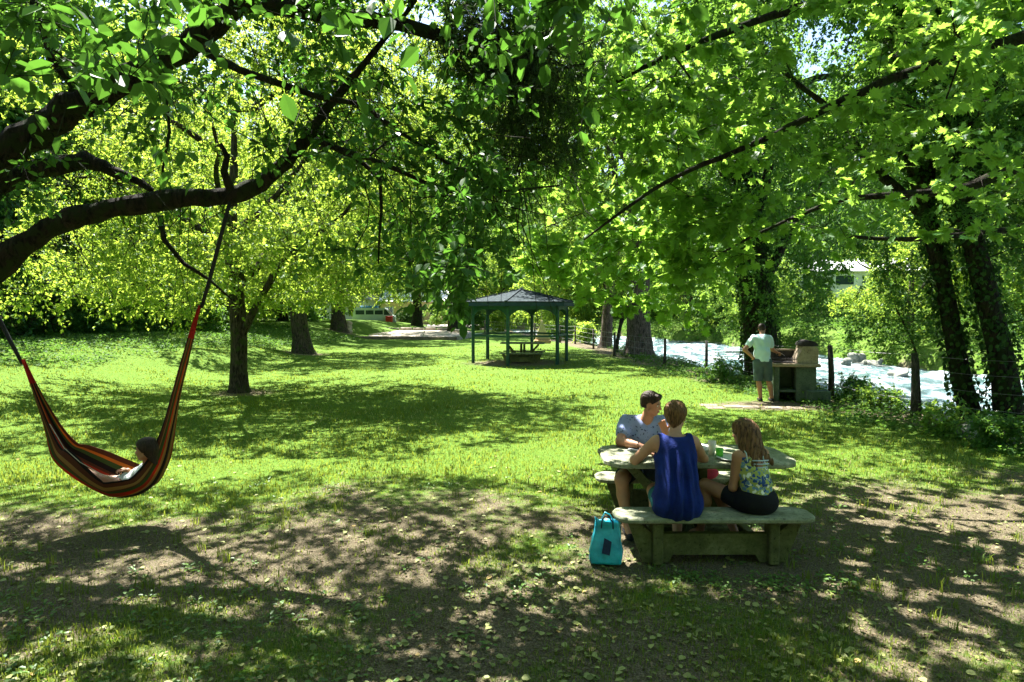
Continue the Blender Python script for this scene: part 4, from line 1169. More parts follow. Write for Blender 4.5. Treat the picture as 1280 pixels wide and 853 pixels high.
for i, (x_, y_, k) in enumerate(spots):
    if k not in used: o = protos[k]; used.add(k)
    else: o = copy_tree(protos[k])
    s_ = rgp.uniform(1.0, 1.4)
    o.location = (x_, y_, float(ground_z(np.array([x_]), np.array([y_]))[0]) - .1); o.rotation_euler = (0, 0, rgp.uniform(0, 6.28)); o.scale = (s_, s_, s_ * rgp.uniform(.9, 1.15))
    o['label'] = 'x'; o['spot'] = [float(x_), float(y_)]; o['tone'] = k
# labels: tone + zone + order by distance inside the zone
groups = {}
for o in bpy.data.objects:
    if o.get('tone') is not None and o.get('group') == 'background trees': groups.setdefault((o['tone'], where(*o['spot'])), []).append(o)
for (k, z), L in groups.items():
    L.sort(key=lambda o: o['spot'][1])
    words = ['nearest', 'next', 'third', 'fourth', 'fifth', 'farthest']
    for j, o in enumerate(L):
        o['label'] = (f'{TONE[k]} background tree {z}' if len(L) == 1 else f'{words[j] if j < len(L) - 1 else "farthest"} {TONE[k]} background tree {z}')
for o in bpy.data.objects:
    if o.get('spot') is not None: del o['spot']
    if o.get('tone') is not None: del o['tone']

# ---- hedge and shrubs
def shrub(name, label, c, rad, n, leaf, seed, size=.09, group=None, cat='shrub', L=.35, clear=True):
    rg = np.random.default_rng(seed); z0 = float(ground_z(np.array([c[0]]), np.array([c[1]]))[0])
    C = blobs(rg, n, (c[0], c[1], z0 + rad[2] * .9), rad, .3, .22, .08, seed); C = C[C[:, 2] > z0 + .08]
    base = (c[0], c[1], z0); trk = [(c[0], c[1], z0 - .05, .03), (c[0], c[1], z0 + .25, .025)]
    return tree(name, label, base, trk, C, bark_dark, leaf, rg, (), dict(tw=7, per=11, L=L, size=size, droop=.3, flat=.9), cat=cat, group=group, step=.5, rtip=.003, skip=0, clear=clear, twr=.0025)
for i, t in enumerate(np.linspace(0, 1, 1)):
    rg = np.random.default_rng(90); C = rg.uniform(0, 1, (900, 3)) * np.array([19, 2.0, 3.0]); u = C[:, 0]
    P = np.stack([-21.0 + u * .36, 15 + u * .93, .7 + C[:, 2]], 1); P[:, 0] += C[:, 1] * -.9; P[:, 2] += .3 * snoise(P[:, 0], P[:, 1], 1.2)
    trk = [(-16.5, 24, .5, .06), (-16.5, 24, 1.4, .05)]
    tree('hedge', 'tall dark hedge on the slope along the left side', (-16.5, 24, .5), trk, P, bark_dark, lf_dark, rg, (), dict(tw=8, per=12, L=.5, size=.13, droop=.2, flat=1.0), cat='hedge', step=1.2, skip=0, clear=False)
SB = 'shrubs along the river bank'
for i, (px_, py_, rad, n, lf, lab) in enumerate([
        (1100, 512, (.45, .35, .26), 20, lf_mid, 'low leafy shrub between the two nearest fence posts'),
        (1068, 500, (.40, .35, .38), 26, lf_dark, 'small shrub at the foot of the dark fence post right of the barbecue'),
        (1255, 562, (.5, .4, .28), 32, lf_dark, 'dark low shrub under the thicker leaning tree'),
        (1180, 545, (.42, .35, .26), 22, lf_mid, 'rounded low shrub in front of the slimmer leaning tree'),
        (1282, 505, (.6, .6, .6), 45, lf_dark, 'tall dark shrub at the right edge'),
        (905, 478, (.7, .5, .35), 30, lf_dark, 'shady low shrub left of the standing man'),
        (1008, 500, (.35, .3, .22), 18, lf_mid, 'small plant against the concrete block of the barbecue')]):
    q = at(px_, py_, 1759 / (py_ - 384)); shrub('bank_shrub', lab, (q[0], q[1]), rad, n, lf, 100 + i, .075, SB, clear=False)
for i, (px_, Y_, rad, n, lf, lab) in enumerate([
        (705, 44, (1.1, .8, .9), 60, lf_mid, 'pale shrub beyond the right posts of the gazebo'),
        (733, 39, (.6, .6, .6), 34, lf_plum, 'small shrub at the fence between gazebo and slim leaning tree'),
        (628, 58, (1.2, 1, 1.2), 60, lf_plum, 'bright bush behind the gazebo fence'),
        (548, 75, (1.6, 1.2, 1.4), 70, lf_mid, 'light bush right of the cream building'),
        (512, 77, (1.8, 1, .9), 60, lf_ivy, 'dark shrub at the foot of the cream building'),
        (590, 62, (1.6, 1.4, 1.7), 80, lf_dark, 'dark bush left of the gazebo posts')]):
    shrub('garden_shrub', lab, ((px_ - 640) / FPX * Y_, Y_), rad, n, lf, 120 + i, .16, 'shrubs far up the lawn', L=.5, clear=False)
# ------------------------------------------------------------------ things
def gz1(x, y): return float(ground_z(np.array([float(x)]), np.array([float(y)]))[0])

# weathered green-grey concrete
def mat_concrete(name, c1, c2, c3):
    m, nt, out = nmat(name)
    tc = N(nt, 'TexCoord')
    n1 = N(nt, 'TexNoise', i_Scale=5, i_Detail=8, i_Roughness=.7); nt.links.new(tc.outputs['Object'], n1.inputs[0])
    n2 = N(nt, 'TexNoise', i_Scale=38, i_Detail=5, i_Roughness=.75); nt.links.new(tc.outputs['Object'], n2.inputs[0])
    r1 = ramp(nt, n1.outputs['Fac'], [(.33, c1), (.55, c2), (.72, c3)])
    r2 = ramp(nt, n2.outputs['Fac'], [(.34, (.12,) * 3), (.43, (.95,) * 3), (.75, (1.25,) * 3)])
    mx = N(nt, 'MixRGB', blend_type='MULTIPLY', i_0=.8); nt.links.new(r1.outputs[0], mx.inputs[1]); nt.links.new(r2.outputs[0], mx.inputs[2])
    b = N(nt, 'BsdfPrincipled', i_Roughness=.9); b.inputs['Specular IOR Level'].default_value = .2
    nt.links.new(mx.outputs[0], b.inputs['Base Color'])
    bp = N(nt, 'Bump', i_Strength=.5, i_Distance=.01); nt.links.new(n2.outputs['Fac'], bp.inputs['Height']); nt.links.new(bp.outputs[0], b.inputs['Normal'])
    nt.links.new(b.outputs[0], out.inputs[0]); return m
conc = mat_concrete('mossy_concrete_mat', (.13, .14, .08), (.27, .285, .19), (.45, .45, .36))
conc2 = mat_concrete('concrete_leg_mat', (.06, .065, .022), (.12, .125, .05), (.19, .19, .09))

def oct_outline(lx, ly, c):
    x, y = lx / 2, ly / 2
    cx, cy = c
    return [(-x + cx, -y), (x - cx, -y), (x - cx * .3, -y + cy * .35), (x, -y + cy), (x, y - cy), (x - cx * .3, y - cy * .35), (x - cx, y), (-x + cx, y), (-x + cx * .3, y - cy * .35), (-x, y - cy), (-x, -y + cy), (-x + cx * .3, -y + cy * .35)]
def slab(mb, outl, z0, z1, c=(0, 0), bev=.012):
    """slab with softened top and bottom edges"""
    o = np.array(outl); ctr = o.mean(0); n = len(o); V = []
    for z, k in ((z0, 1), (z0 + bev, 0), (z1 - bev, 0), (z1, 1)):
        q = o - np.sign(o - ctr) * bev * k
        V += [(a + c[0], b + c[1], z) for a, b in q]
    F = [tuple(range(n))[::-1], tuple(range(3 * n, 4 * n))]
    for l in range(3): F += [(l * n + i, l * n + (i + 1) % n, (l + 1) * n + (i + 1) % n, (l + 1) * n + i) for i in range(n)]
    mb.add(V, F)
def picnic_table(label, loc, rz):
    root = empty('picnic_table', loc, rz); tag(root, label, 'picnic table', 'concrete picnic tables')
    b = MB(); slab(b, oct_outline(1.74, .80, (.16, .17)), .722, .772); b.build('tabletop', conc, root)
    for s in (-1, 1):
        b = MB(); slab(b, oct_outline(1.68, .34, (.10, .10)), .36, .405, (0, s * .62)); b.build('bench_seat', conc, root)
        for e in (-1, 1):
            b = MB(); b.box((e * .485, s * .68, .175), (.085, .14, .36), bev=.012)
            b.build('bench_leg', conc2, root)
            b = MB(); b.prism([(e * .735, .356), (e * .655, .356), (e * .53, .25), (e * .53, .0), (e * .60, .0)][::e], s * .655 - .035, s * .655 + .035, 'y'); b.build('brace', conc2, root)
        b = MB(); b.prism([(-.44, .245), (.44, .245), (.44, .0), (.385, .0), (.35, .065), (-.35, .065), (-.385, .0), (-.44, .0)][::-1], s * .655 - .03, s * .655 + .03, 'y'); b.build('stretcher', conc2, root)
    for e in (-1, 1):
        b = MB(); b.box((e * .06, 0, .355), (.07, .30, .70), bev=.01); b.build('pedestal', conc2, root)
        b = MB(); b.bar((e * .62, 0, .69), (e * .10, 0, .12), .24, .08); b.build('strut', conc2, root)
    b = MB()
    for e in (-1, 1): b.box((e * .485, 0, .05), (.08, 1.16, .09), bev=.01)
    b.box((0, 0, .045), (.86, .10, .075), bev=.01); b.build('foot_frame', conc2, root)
    return root
PT = picnic_table('weathered concrete picnic table with two benches where three people sit', (1.705, 6.10, 0.0), 0)
PT2 = copy_tree(PT); PT2.location = (.42, 25.5, 0.0); PT2.rotation_euler = (0, 0, R(-6)); PT2['label'] = 'empty concrete picnic table standing inside the green gazebo'

# ---- gazebo
gpaint = mat_basic('gazebo_paint_mat', (.010, .060, .050), .45, .15, 6, .1, 60, .4)
gval = mat_basic('gazebo_valance_mat', (.018, .042, .070), .6, .12, 4)
shin = mat_basic('shingle_mat', (.014, .022, .026), .9, .15, 9, .6, 90, .1, col2=(.048, .062, .068))
root = empty('gazebo', (.34, 25.6, 0)); tag(root, 'open six-sided gazebo with dark green posts and grey shingled roof', 'gazebo')
RG = 1.90; AG = [R(15 + 60 * k) for k in range(6)]
cs = [np.array([math.cos(a) * RG, math.sin(a) * RG, 0]) for a in AG]
for c in cs:
    b = MB(); b.box((c[0], c[1], 1.07), (.11, .11, 2.2), rz=math.atan2(c[1], c[0]), bev=.012); b.build('post', gpaint, root)
for i in range(6):
    p, q = cs[i], cs[(i + 1) % 6]; d = norm(q - p); u = np.array([0, 0, 1.])
    b = MB(); b.bar(p + d * .06 + u * 1.07, q - d * .06 + u * 1.07, .05, .075); b.build('rail', gpaint, root)
    # curved valance board: deep at the posts, shallow at mid-span
    n = 14; L = np.linalg.norm(q - p) - .10; nn = np.cross(d, u)
    top = [(t * L, 2.20) for t in np.linspace(0, 1, n)]
    bot = [(t * L, 2.06 - .26 * (abs(2 * t - 1) ** 4)) for t in np.linspace(1, 0, n)]
    V = []
    for off in (-.018, .018):
        for (s, z) in top + bot: V.append(p + d * (.05 + s) + u * z + nn * off)
    k = 2 * n; F = [(j, j + 1, k - 2 - j, k - 1 - j) for j in range(n - 1)] + [(k + j, k + k - 1 - j, k + k - 2 - j, k + j + 1) for j in range(n - 1)]
    F += [(j, j + k, (j + 1) % k + k, (j + 1) % k) for j in range(k)]
    b = MB(); b.add(V, F); b.build('arched_board', gpaint, root)
# roof: six sloping panels with fascia
RO = 2.22; co_ = [np.array([math.cos(a) * RO, math.sin(a) * RO]) for a in AG]
b = MB(); top = (0, 0, 2.84); V = [top] + [(c[0], c[1], 2.36) for c in co_] + [(c[0] * 1.0, c[1] * 1.0, 2.315) for c in co_] + [(0, 0, 2.79)]
F = [(0, 1 + i, 1 + (i + 1) % 6) for i in range(6)] + [(1 + i, 7 + i, 7 + (i + 1) % 6, 1 + (i + 1) % 6) for i in range(6)] + [(13, 7 + (i + 1) % 6, 7 + i) for i in range(6)]
b.add(V, F); rf = b.build('roof', shin, root)
b = MB()
for i in range(6):
    c = co_[i]; b.bar((c[0] * 1.0, c[1] * 1.0, 2.375), (c[0] * .03, c[1] * .03, 2.85), .09, .025)
b.ball((0, 0, 2.85), .06); b.build('ridge_caps', shin, rf)
for i in range(6):
    p, q = co_[i], co_[(i + 1) % 6]; P_ = np.array([p[0], p[1], 2.27]) * [.992, .992, 1]; Q_ = np.array([q[0], q[1], 2.27]) * [.992, .992, 1]
    b = MB(); b.bar(P_, Q_, .02, .17); b.build('fascia', gval, root)

# ---- barbecue
bq_lo = mat_concrete('bbq_base_mat', (.06, .09, .06), (.10, .13, .09), (.15, .17, .12))
bq_hi = mat_concrete('bbq_top_mat', (.24, .18, .12), (.34, .27, .19), (.42, .35, .26))
bbq_dark = mat_basic('bbq_dark_mat', (.035, .028, .026), .8, .2, 10, .3)
B0 = at(990, 500, 15.2); root = empty('barbecue', (B0[0], 15.15, gz1(B0[0], 15.15)), R(-12)); tag(root, 'stone barbecue with green-grey base and tan hood beside the standing man', 'barbecue')
for s, nm in ((-1, 'side_wall'), (1, 'side_wall')):
    b = MB()
    if s > 0: b.prism([(.02, 0), (.44, 0), (.42, .80), (.0, .80)], -.30, .34, 'y')
    else: b.box((-.42, 0, .40), (.12, .64, .80), bev=.01)
    b.build(nm, bq_lo, root)
b = MB(); b.box((-.17, .28, .40), (.38, .06, .78), bev=.006); b.build('back_wall', bq_lo, root)
b = MB(); b.box((-.17, 0, .24), (.37, .56, .05), bev=.006); b.build('shelf', bq_lo, root)
b = MB(); slab(b, [(-.58, -.38), (.50, -.38), (.50, .40), (-.58, .40)], .803, .88); tp = b.build('slab', bq_hi, root)
b = MB(); b.prism([(.02, .883), (.46, .883), (.46, 1.20), (.40, 1.27), (.14, 1.27), (.02, 1.0)], -.30, .36, 'y'); b.build('hood', bq_hi, root)
b = MB(); b.prism([(-.54, .883), (-.50, 1.17), (.10, 1.17), (.02, .883)][::-1], .30, .36, 'y'); b.build('fire_back', bq_hi, root)
b = MB()
th_ = np.linspace(0, math.pi, 12); b.prism([(.27 + .19 * math.cos(t), 1.272 + .13 * math.sin(t)) for t in th_], -.26, .32, 'y'); b.build('hood_top', bbq_dark, root, True)
b = MB(); b.prism([(-.50, .90), (-.46, 1.13), (.06, 1.13), (.0, .90)][::-1], .285, .297, 'y'); b.box((-.25, 0, .89), (.48, .5, .015)); b.build('dark_lining', bbq_dark, root)  # dark sheet on the fire back and a dark plate on the slab
b = MB()
for k in range(9): b.tube([(-.50 + k * .06, -.26, .965), (-.50 + k * .06, .26, .965)], .005, 5)
for yy in (-.26, .26): b.tube([(-.52, yy, .965), (.01, yy, .965)], .007, 5)
b.tube([(-.25, -.26, .965), (-.25, -.42, .99)], .007, 5); b.build('grill_rack', bbq_dark, root)
o = MB(); o.box((0, 0, .15), (.50, .30, .30), bev=.02); o = o.build('concrete_block', bq_lo, None, loc=(B0[0] + .38, 14.75, gz1(B0[0] + .38, 14.75) - .02)); o.rotation_euler = (0, 0, R(-10))
tag(o, 'mossy square block on the ground at the right foot of the barbecue', 'block')
pv = MB(); rgb_ = np.random.default_rng(3)
for k in range(6):
    xx, yy = 4.35 + .42 * (k % 5) + rgb_.uniform(-.05, .05), 14.25 - .38 * (k // 5) - .10 * (k % 5)
    pv.box((xx, yy, gz1(xx, yy) + .005), (.36, .30, .03), rz=rgb_.uniform(-.3, .2), bev=.008)
tag(pv.build('paving', mat_concrete('flagstone_mat', (.12, .10, .07), (.22, .18, .13), (.32, .28, .22)), None), kind='structure')

# ---- wire fence along the bank
postw = mat_bark('fence_post_mat', (.05, .045, .035), (.16, .14, .115), (.05, .07, .03), .4, 20)
wire_m = mat_basic('wire_mat', (.22, .22, .21), .5, .1, 20, metal=.6)
FP = [(1310, 545, 1.3), (1146, 522, 1.28), (1041, 500, 1.26), (950, 482, 1.15), (883, 462, 1.05), (831, 457, 1.0), (768, 445, 1.05), (742, 436, 1.05), (719, 431, 1.05), (700, 428.5, 1.05), (668, 425, 1.1), (636, 421.5, 1.1), (606, 419, 1.1)]
P = []
for px_, py_, h in FP:
    Y = 1759 / (py_ - 384); X = (px_ - 640) / FPX * Y; P.append((X, Y, gz1(X, Y), h))
root = empty('wire_fence', (P[6][0], P[6][1], 0)); tag(root, 'wire fence on crooked wooden posts along the river bank', 'fence'); rb = np.array([P[6][0], P[6][1], 0])
rgf = np.random.default_rng(8)
tops = []
for i, (X, Y, z, h) in enumerate(P):
    ln = rgf.normal(0, .02, 2); r = (.065 if i < 3 else .055)
    t = np.array([X + ln[0] * h, Y + ln[1] * h, z + h]); tops.append((np.array([X, Y, z]), t))
    b = MB(); b.tube(np.array([(X, Y, z - .15), (X + ln[0] * .4 + .012, Y, z + h * .45), t]) - rb, [r * 1.1, r, r * .85], 9, jit=.08)
    if i == 1:
        pass
    b.build('fence_post', postw, root, True)
b = MB()
for i in range(len(tops) - 1):
    for f in (.28, .52, .76, .97):
        a = tops[i][0] + (tops[i][1] - tops[i][0]) * f; c = tops[i + 1][0] + (tops[i + 1][1] - tops[i + 1][0]) * f; md = (a + c) / 2 - [0, 0, .03]
        b.tube(np.array([a, md, c]) - rb, .0035 if a[1] < 26 else .007, 4)
    if tops[i][0][1] > 22:
        L = np.linalg.norm(tops[i + 1][0] - tops[i][0]); k = int(L / .5)
        for j in range(1, k):
            t = j / k; lo = tops[i][0] * (1 - t) + tops[i + 1][0] * t; hi = tops[i][1] * (1 - t) + tops[i + 1][1] * t
            b.tube(np.array([lo + [0, 0, .1], hi - [0, 0, .05]]) - rb, .005, 3)
b.build('wire', wire_m, root)
# forked sapling growing beside the nearest post
rg = np.random.default_rng(77)
q = at(1160, 524, 12.9); tr_ = poly([(1150, 524), (1149, 490), (1147, 450), (1140, 425), (1130, 405), (1120, 385)], 12.95, [.036, .032, .028, .022, .016, .01])
fk = poly([(1147, 450), (1162, 430), (1175, 405), (1180, 380)], 12.95, [.03, .025, .018, .01])
C = np.array([at(rg.uniform(1060, 1190), rg.uniform(300, 425), rg.uniform(12.6, 13.5)) for _ in range(110)])
tree('young_tree', 'young forked tree growing at the nearest bare fence post', (tr_[0][0], tr_[0][1], 0), tr_, C, bark_m, lf_dark, rg, [(fk, 2)], dict(tw=6, per=9, L=.32, size=.075, droop=.35, flat=.8), step=.4, rtip=.003)

# ---- boulders
rockm = mat_concrete('rock_mat', (.14, .15, .12), (.26, .26, .22), (.38, .37, .33))
rocks = [(1218, 548, None, (.30, .24, .17), 'flat grey-green boulder under the leaning trees, left one of two'), (1256, 560, None, (.22, .2, .12), 'low grey boulder at the right edge beneath the leaning trees'),
         (1178, 530, None, (.20, .18, .14), 'mossy stone on the bank between fence post and leaning tree'),
         (1072, 452, 36.5, (.42, .35, .28), 'pale boulder at the far water edge, largest of its pile'), (1058, 456, 35.5, (.32, .25, .18), 'small pale rock left in the pile at the far water edge'), (1092, 456, 35.2, (.65, .35, .15), 'long flat pale rock right in the pile at the far water edge'),
         (1065, 444, 37.0, (.22, .2, .18), 'upper small pale rock on top of the pile at the far water edge'), (1120, 470, 29, (.5, .4, .2), 'wet rock breaking the current in mid river'),]
for i, (px_, py_, Y, r, lab) in enumerate(rocks):
    if Y is None: Y = 1759 / (py_ - 384)
    q = at(px_, py_, Y); z = max(gz1(q[0], q[1]), WZ - .1 if Y > 25 else -5)
    s = Soft(); rr = np.random.default_rng(200 + i)
    for k in range(5): s.ell(rr.normal(0, .35, 3) * np.array(r), np.array(r) * rr.uniform(.55, .85, 3), frame(rr.normal(0, 1, 3)), .05)
    o = s.build('boulder', rockm, None, max(r) / 9); o.location = (q[0], q[1], (z if Y < 25 else max(z, WZ)) + r[2] * .35); tag(o, lab, 'rock', 'boulders by the river')

# ---- sandpit
timber = mat_basic('sandpit_timber_mat', (.10, .075, .055), .9, .2, 6, .4, col2=(.22, .17, .13))
pale = mat_basic('pale_block_mat', (.38, .33, .28), .9, .15, 5, .3)
sand_m = mat_basic('sand_mat', (.34, .29, .23), .95, .1, 5, .3, col2=(.46, .40, .33))
root = empty('sandpit', (-7.2, 50, 0)); tag(root, 'low sandpit edged with timber and pale blocks at the far end of the lawn', 'sandpit')
crn = [(-10.9, 43.4), (-3.6, 42.6), (-2.9, 47.5), (-5.6, 58), (-13.2, 58)]
b = MB(); b.prism([(x + 7.2, y - 50) for x, y in crn], -.02, .10); b.build('sand', sand_m, root)
for i in range(5):
    (x0, y0), (x1, y1) = crn[i], crn[(i + 1) % 5]; b = MB()
    if i in (0, 4): b.bar((x0 + 7.2, y0 - 50, .09), (x1 + 7.2, y1 - 50, .09), .22, .26, bev=.04); b.build('timber_edge', timber, root)
    else:
        k = 7
        for j in range(k):
            a, c = (j + .06) / k, (j + .94) / k
            b.bar((x0 + (x1 - x0) * a + 7.2, y0 + (y1 - y0) * a - 50, .14), (x0 + (x1 - x0) * c + 7.2, y0 + (y1 - y0) * c - 50, .14), .35, .34 + .06 * (j % 2), bev=.04)
        b.build('block_edge', pale, root)
q = at(438, 421, 47); s = Soft(); s.cone((0, 0, 0), (0, 0, .95), .30, .22, .1); s.ell((0, 0, 1.0), (.25, .25, .16), None, .1); s.disp = lambda X, Y, Z: .02 * np.sin(Z * 21 + X * 9) + .015 * np.sin(X * 23) * np.cos(Y * 19)
o = s.build('stone_bollard', pale, None, .03); o.location = (q[0], 46.5, 0); tag(o, 'pale rounded stone bollard between the tree and the sandpit', 'bollard')
# gravel drive
dv = mesh_np('gravel_drive', [(-60, 66, .03), (-4, 72, .03), (-4, 79, .03), (-60, 78, .03)], [np.array([[0, 1, 2, 3]])], mat_basic('gravel_mat', (.36, .31, .29), .95, .1, 3, col2=(.5, .45, .42))); tag(dv, kind='structure')
dv.data.transform(Matrix.Translation((0, 0, .0)))

# ---- camper van
vanw = mat_basic('van_paint_mat', (.50, .56, .55), .35, .03, 2, spec=.5)
glass = mat_basic('glass_mat', (.03, .05, .06), .1, .1, 2, spec=.8)
rub = mat_basic('rubber_mat', (.02, .02, .02), .8); chrome = mat_basic('rim_mat', (.45, .45, .45), .4, metal=.7)
blue = mat_basic('blue_cover_mat', (.05, .22, .42), .6)
root = empty('camper_van', (-15.2, 72.5, .03), R(4)); tag(root, 'pale camper van with a blue roof box parked behind the sandpit', 'camper van')
b = MB(); prof = [(-2.25, .38), (-2.25, 1.35), (-2.1, 1.98), (1.15, 2.02), (1.35, 1.95), (1.92, 1.25), (2.25, 1.1), (2.3, .6), (2.2, .38)]
b.prism(prof[::-1], -.85, .85, 'y'); body = b.build('body', vanw, root)
b = MB()
for s in (-1, 1):
    b = MB(); b.prism([(1.12, 1.25), (1.12, 1.82), (1.38, 1.82), (1.80, 1.25)], s * .852 - .006, s * .852 + .006, 'y'); b.build('side_window', glass, root)
    for x0, x1 in ((-1.95, -1.0), (-.85, .0), (.12, 1.0)):
        b = MB(); b.box(((x0 + x1) / 2, s * .852, 1.53), (x1 - x0, .012, .46), bev=.003); b.build('side_window', glass, root)
    for x in (-1.35, 1.45):
        b = MB(); b.tube([(x, s * .68, .32), (x, s * .875, .32)], .32, 20); w_ = b.build('wheel', rub, root, True)
        b = MB(); b.tube([(x, s * .80, .32), (x, s * .885, .32)], .19, 16); b.build('rim', chrome, w_, True)
b = MB(); b.add([(1.38, -.74, 1.90), (1.38, .74, 1.90), (1.91, .76, 1.29), (1.91, -.76, 1.29)], [(0, 3, 2, 1)]); o_ = b.build('windscreen', glass, root); o_.location.x = .015
for s in (-1, 1):
    b = MB(); b.ball((2.27, s * .62, .85), (.04, .1, .1)); b.build('headlight', chrome, root, True)
b = MB(); b.box((2.28, 0, .5), (.1, 1.6, .14), bev=.03); b.build('bumper', chrome, root)
b = MB(); b.box((-.6, 0, 2.14), (1.9, 1.2, .22), bev=.06); b.build('roof_box', blue, root)
red = mat_basic('red_bin_mat', (.55, .04, .03), .5)
o = empty('red_box', (-13.35, 71.2, .03)); tag(o, 'red metal box standing at the front of the camper van', 'box')
b = MB(); b.box((0, 0, .55), (.7, .6, 1.05), bev=.03); b.build('body', red, o); b = MB(); b.box((0, 0, 1.10), (.76, .66, .06), bev=.02); b.build('lid', red, o)

# ---- buildings
def house(name, label, loc, rz, L, W, H, RH, wallm, roofm, openings, cat='building', over=.35):
    root = empty(name, loc, rz); tag(root, label, cat)
    b = MB(); b.prism([(-W / 2, 0), (W / 2, 0), (W / 2, H), (0, H + RH), (-W / 2, H)], -L / 2, L / 2, 'x'); wl = b.build('wall', wallm, root)
    sl_ = math.atan2(RH, W / 2)
    b = MB()
    for s in (-1, 1):
        b.bar((0, s * .06, H + RH + .07), (0, s * (W / 2 + over), H - over * math.tan(sl_) + .07), L + .6, .08, up=(0, s * .5, 1), bev=.0)
    b.build('roof', roofm, root)
    for (x, z, w_, h_, kind) in openings:
        b = MB(); b.box((x, -W / 2 - .02, z), (w_, .06, h_), bev=.0); fr = b.build('door' if kind == 'd' else 'window', white_m, root)
        b = MB(); b.box((x, -W / 2 - .055, z), (w_ * .8, .02, h_ * .84)); b.build('pane', glass, fr)
        if kind == 'd': b = MB(); b.ball((x + w_ * .38, -W / 2 - .08, z), .04); b.build('handle', chrome, fr)
    return root
white_m = mat_basic('white_paint_mat', (.75, .75, .73), .6, .03)
cream = mat_basic('cream_wall_mat', (.62, .46, .25), .85, .06, 1.5)
grey_roof = mat_basic('grey_roof_mat', (.30, .29, .29), .8, .1, 3); whiteroof = mat_basic('white_metal_roof_mat', (.62, .62, .64), .4, .04, 1, spec=.5)
white_wall = mat_basic('white_wall_mat', (.72, .70, .70), .8, .04, 1)
house('cream_building', 'cream painted building with a white door behind the camper van', (-12.0, 84, 0), 0, 8.5, 6, 2.9, 1.3, cream, white_m, [(-.6, 1.1, 1.0, 2.2, 'd'), (-3.2, 1.7, 1.1, 1.0, 'w'), (2.4, 1.7, 1.1, 1.0, 'w')])
house('white_house', 'white house far back behind the two lawn trunks', (-24, 86, 0), R(4), 13, 7, 3.2, 1.8, white_wall, grey_roof, [(-4, 1.7, 1.2, 1.1, 'w'), (0, 1.1, 1.0, 2.2, 'd'), (3.6, 1.7, 1.2, 1.1, 'w')])
house('left_house', 'grey-roofed house showing through leaves at the far left', (-33, 40, 1.0), R(70), 12, 8, 4.4, 2.0, white_wall, grey_roof, [(-3, 2.5, 1.2, 1.2, 'w'), (2, 2.5, 1.2, 1.2, 'w')])
for o in bpy.data.objects:
    if o.name == 'left_house': o.name = 'grey_roofed_house'
house('white_roofed_shed', 'long building with white metal roof across the river', (41, 80, 3.2), R(-8), 24, 12, 3.0, 1.7, white_wall, whiteroof, [(x, 2.0, 2.4, 1.2, 'w') for x in (-9.5, -6, -2.5, 1, 4.5, 8)])

# ---- hanging chair beyond the gazebo
cl_m = mat_basic('cream_cloth_mat', (.62, .50, .28), .9, .08, 6); rope_m = mat_basic('rope_mat', (.35, .30, .2), .9)
wood_m = mat_basic('tan_board_mat', (.50, .30, .15), .7)
hx, hy = at(677, 425, 33)[0], 33
root = empty('hanging_chair', (hx, hy, gz1(hx, hy))); tag(root, 'cream cloth hanging chair on a rope beyond the gazebo', 'hanging chair')
b = MB(); b.tube([(0, 0, 1.45), (-.05, 0, 3.2), (-.08, 0, 4.6)], .012, 5); b.build('rope', rope_m, root)
V = []; nn_ = 10
for i in range(nn_):
    t = i / (nn_ - 1); wd = .03 + .36 * t ** 1.2; z = 1.5 - 1.0 * t
    for j in range(7):
        a = -1 + 2 * j / 6; V.append((wd * a + .06 * t, .10 * (1 - a * a) * t - .02, z - .04 * (1 - a * a)))
F = [(i * 7 + j, i * 7 + j + 1, i * 7 + 8 + j, i * 7 + 7 + j) for i in range(nn_ - 1) for j in range(6)]
b = MB(); b.add(V, F); sh = b.build('sling', cl_m, root, True); md = sh.modifiers.new('thick', 'SOLIDIFY'); md.thickness = .02
b = MB(); b.box((.05, 0, .40), (.86, .35, .2), bev=.05); b.build('seat_pad', wood_m, root)

# ---- hammock
m, nt, out = nmat('hammock_cloth_mat')
uvn = N(nt, 'UVMap'); sp = N(nt, 'SeparateXYZ'); nt.links.new(uvn.outputs[0], sp.inputs[0])
brown, orange, green_, red_, black_, tan_ = (.11, .035, .016), (.55, .16, .02), (.05, .085, .022), (.38, .035, .014), (.018, .013, .012), (.30, .17, .05)
st = []; seqc = [black_, brown, tan_, brown, green_, red_, orange, tan_, black_, brown, green_, tan_, brown, orange, red_, brown, black_, green_, orange, brown]
for i, c in enumerate(seqc): st.append((i / len(seqc), c))
rc = ramp(nt, sp.outputs['Y'], st, 'CONSTANT')
# red woven ends
r2 = ramp(nt, sp.outputs['X'], [(0, (1, 1, 1)), (.075, (0, 0, 0)), (.90, (1, 1, 1))], 'CONSTANT')
mx = N(nt, 'MixRGB'); nt.links.new(r2.outputs[0], mx.inputs[0]); nt.links.new(rc.outputs[0], mx.inputs[1]); mx.inputs[2].default_value = (.40, .022, .016, 1)
b_ = N(nt, 'BsdfPrincipled', i_Roughness=.85); b_.inputs['Specular IOR Level'].default_value = .15; nt.links.new(mx.outputs[0], b_.inputs['Base Color'])
tcc = N(nt, 'TexCoord'); wv_ = N(nt, 'TexNoise', i_Scale=220); nt.links.new(tcc.outputs['Object'], wv_.inputs[0]); bp = N(nt, 'Bump', i_Strength=.3, i_Distance=.004); nt.links.new(wv_.outputs['Fac'], bp.inputs['Height']); nt.links.new(bp.outputs[0], b_.inputs['Normal'])
tr = N(nt, 'BsdfTranslucent'); nt.links.new(mx.outputs[0], tr.inputs['Color']); ms = N(nt, 'MixShader', i_0=.3); nt.links.new(b_.outputs[0], ms.inputs[1]); nt.links.new(tr.outputs[0], ms.inputs[2]); nt.links.new(ms.outputs[0], out.inputs[0])
ham_m = m
HY = 6.24
def hp(px, py, Y=HY): return at(px, py, Y)
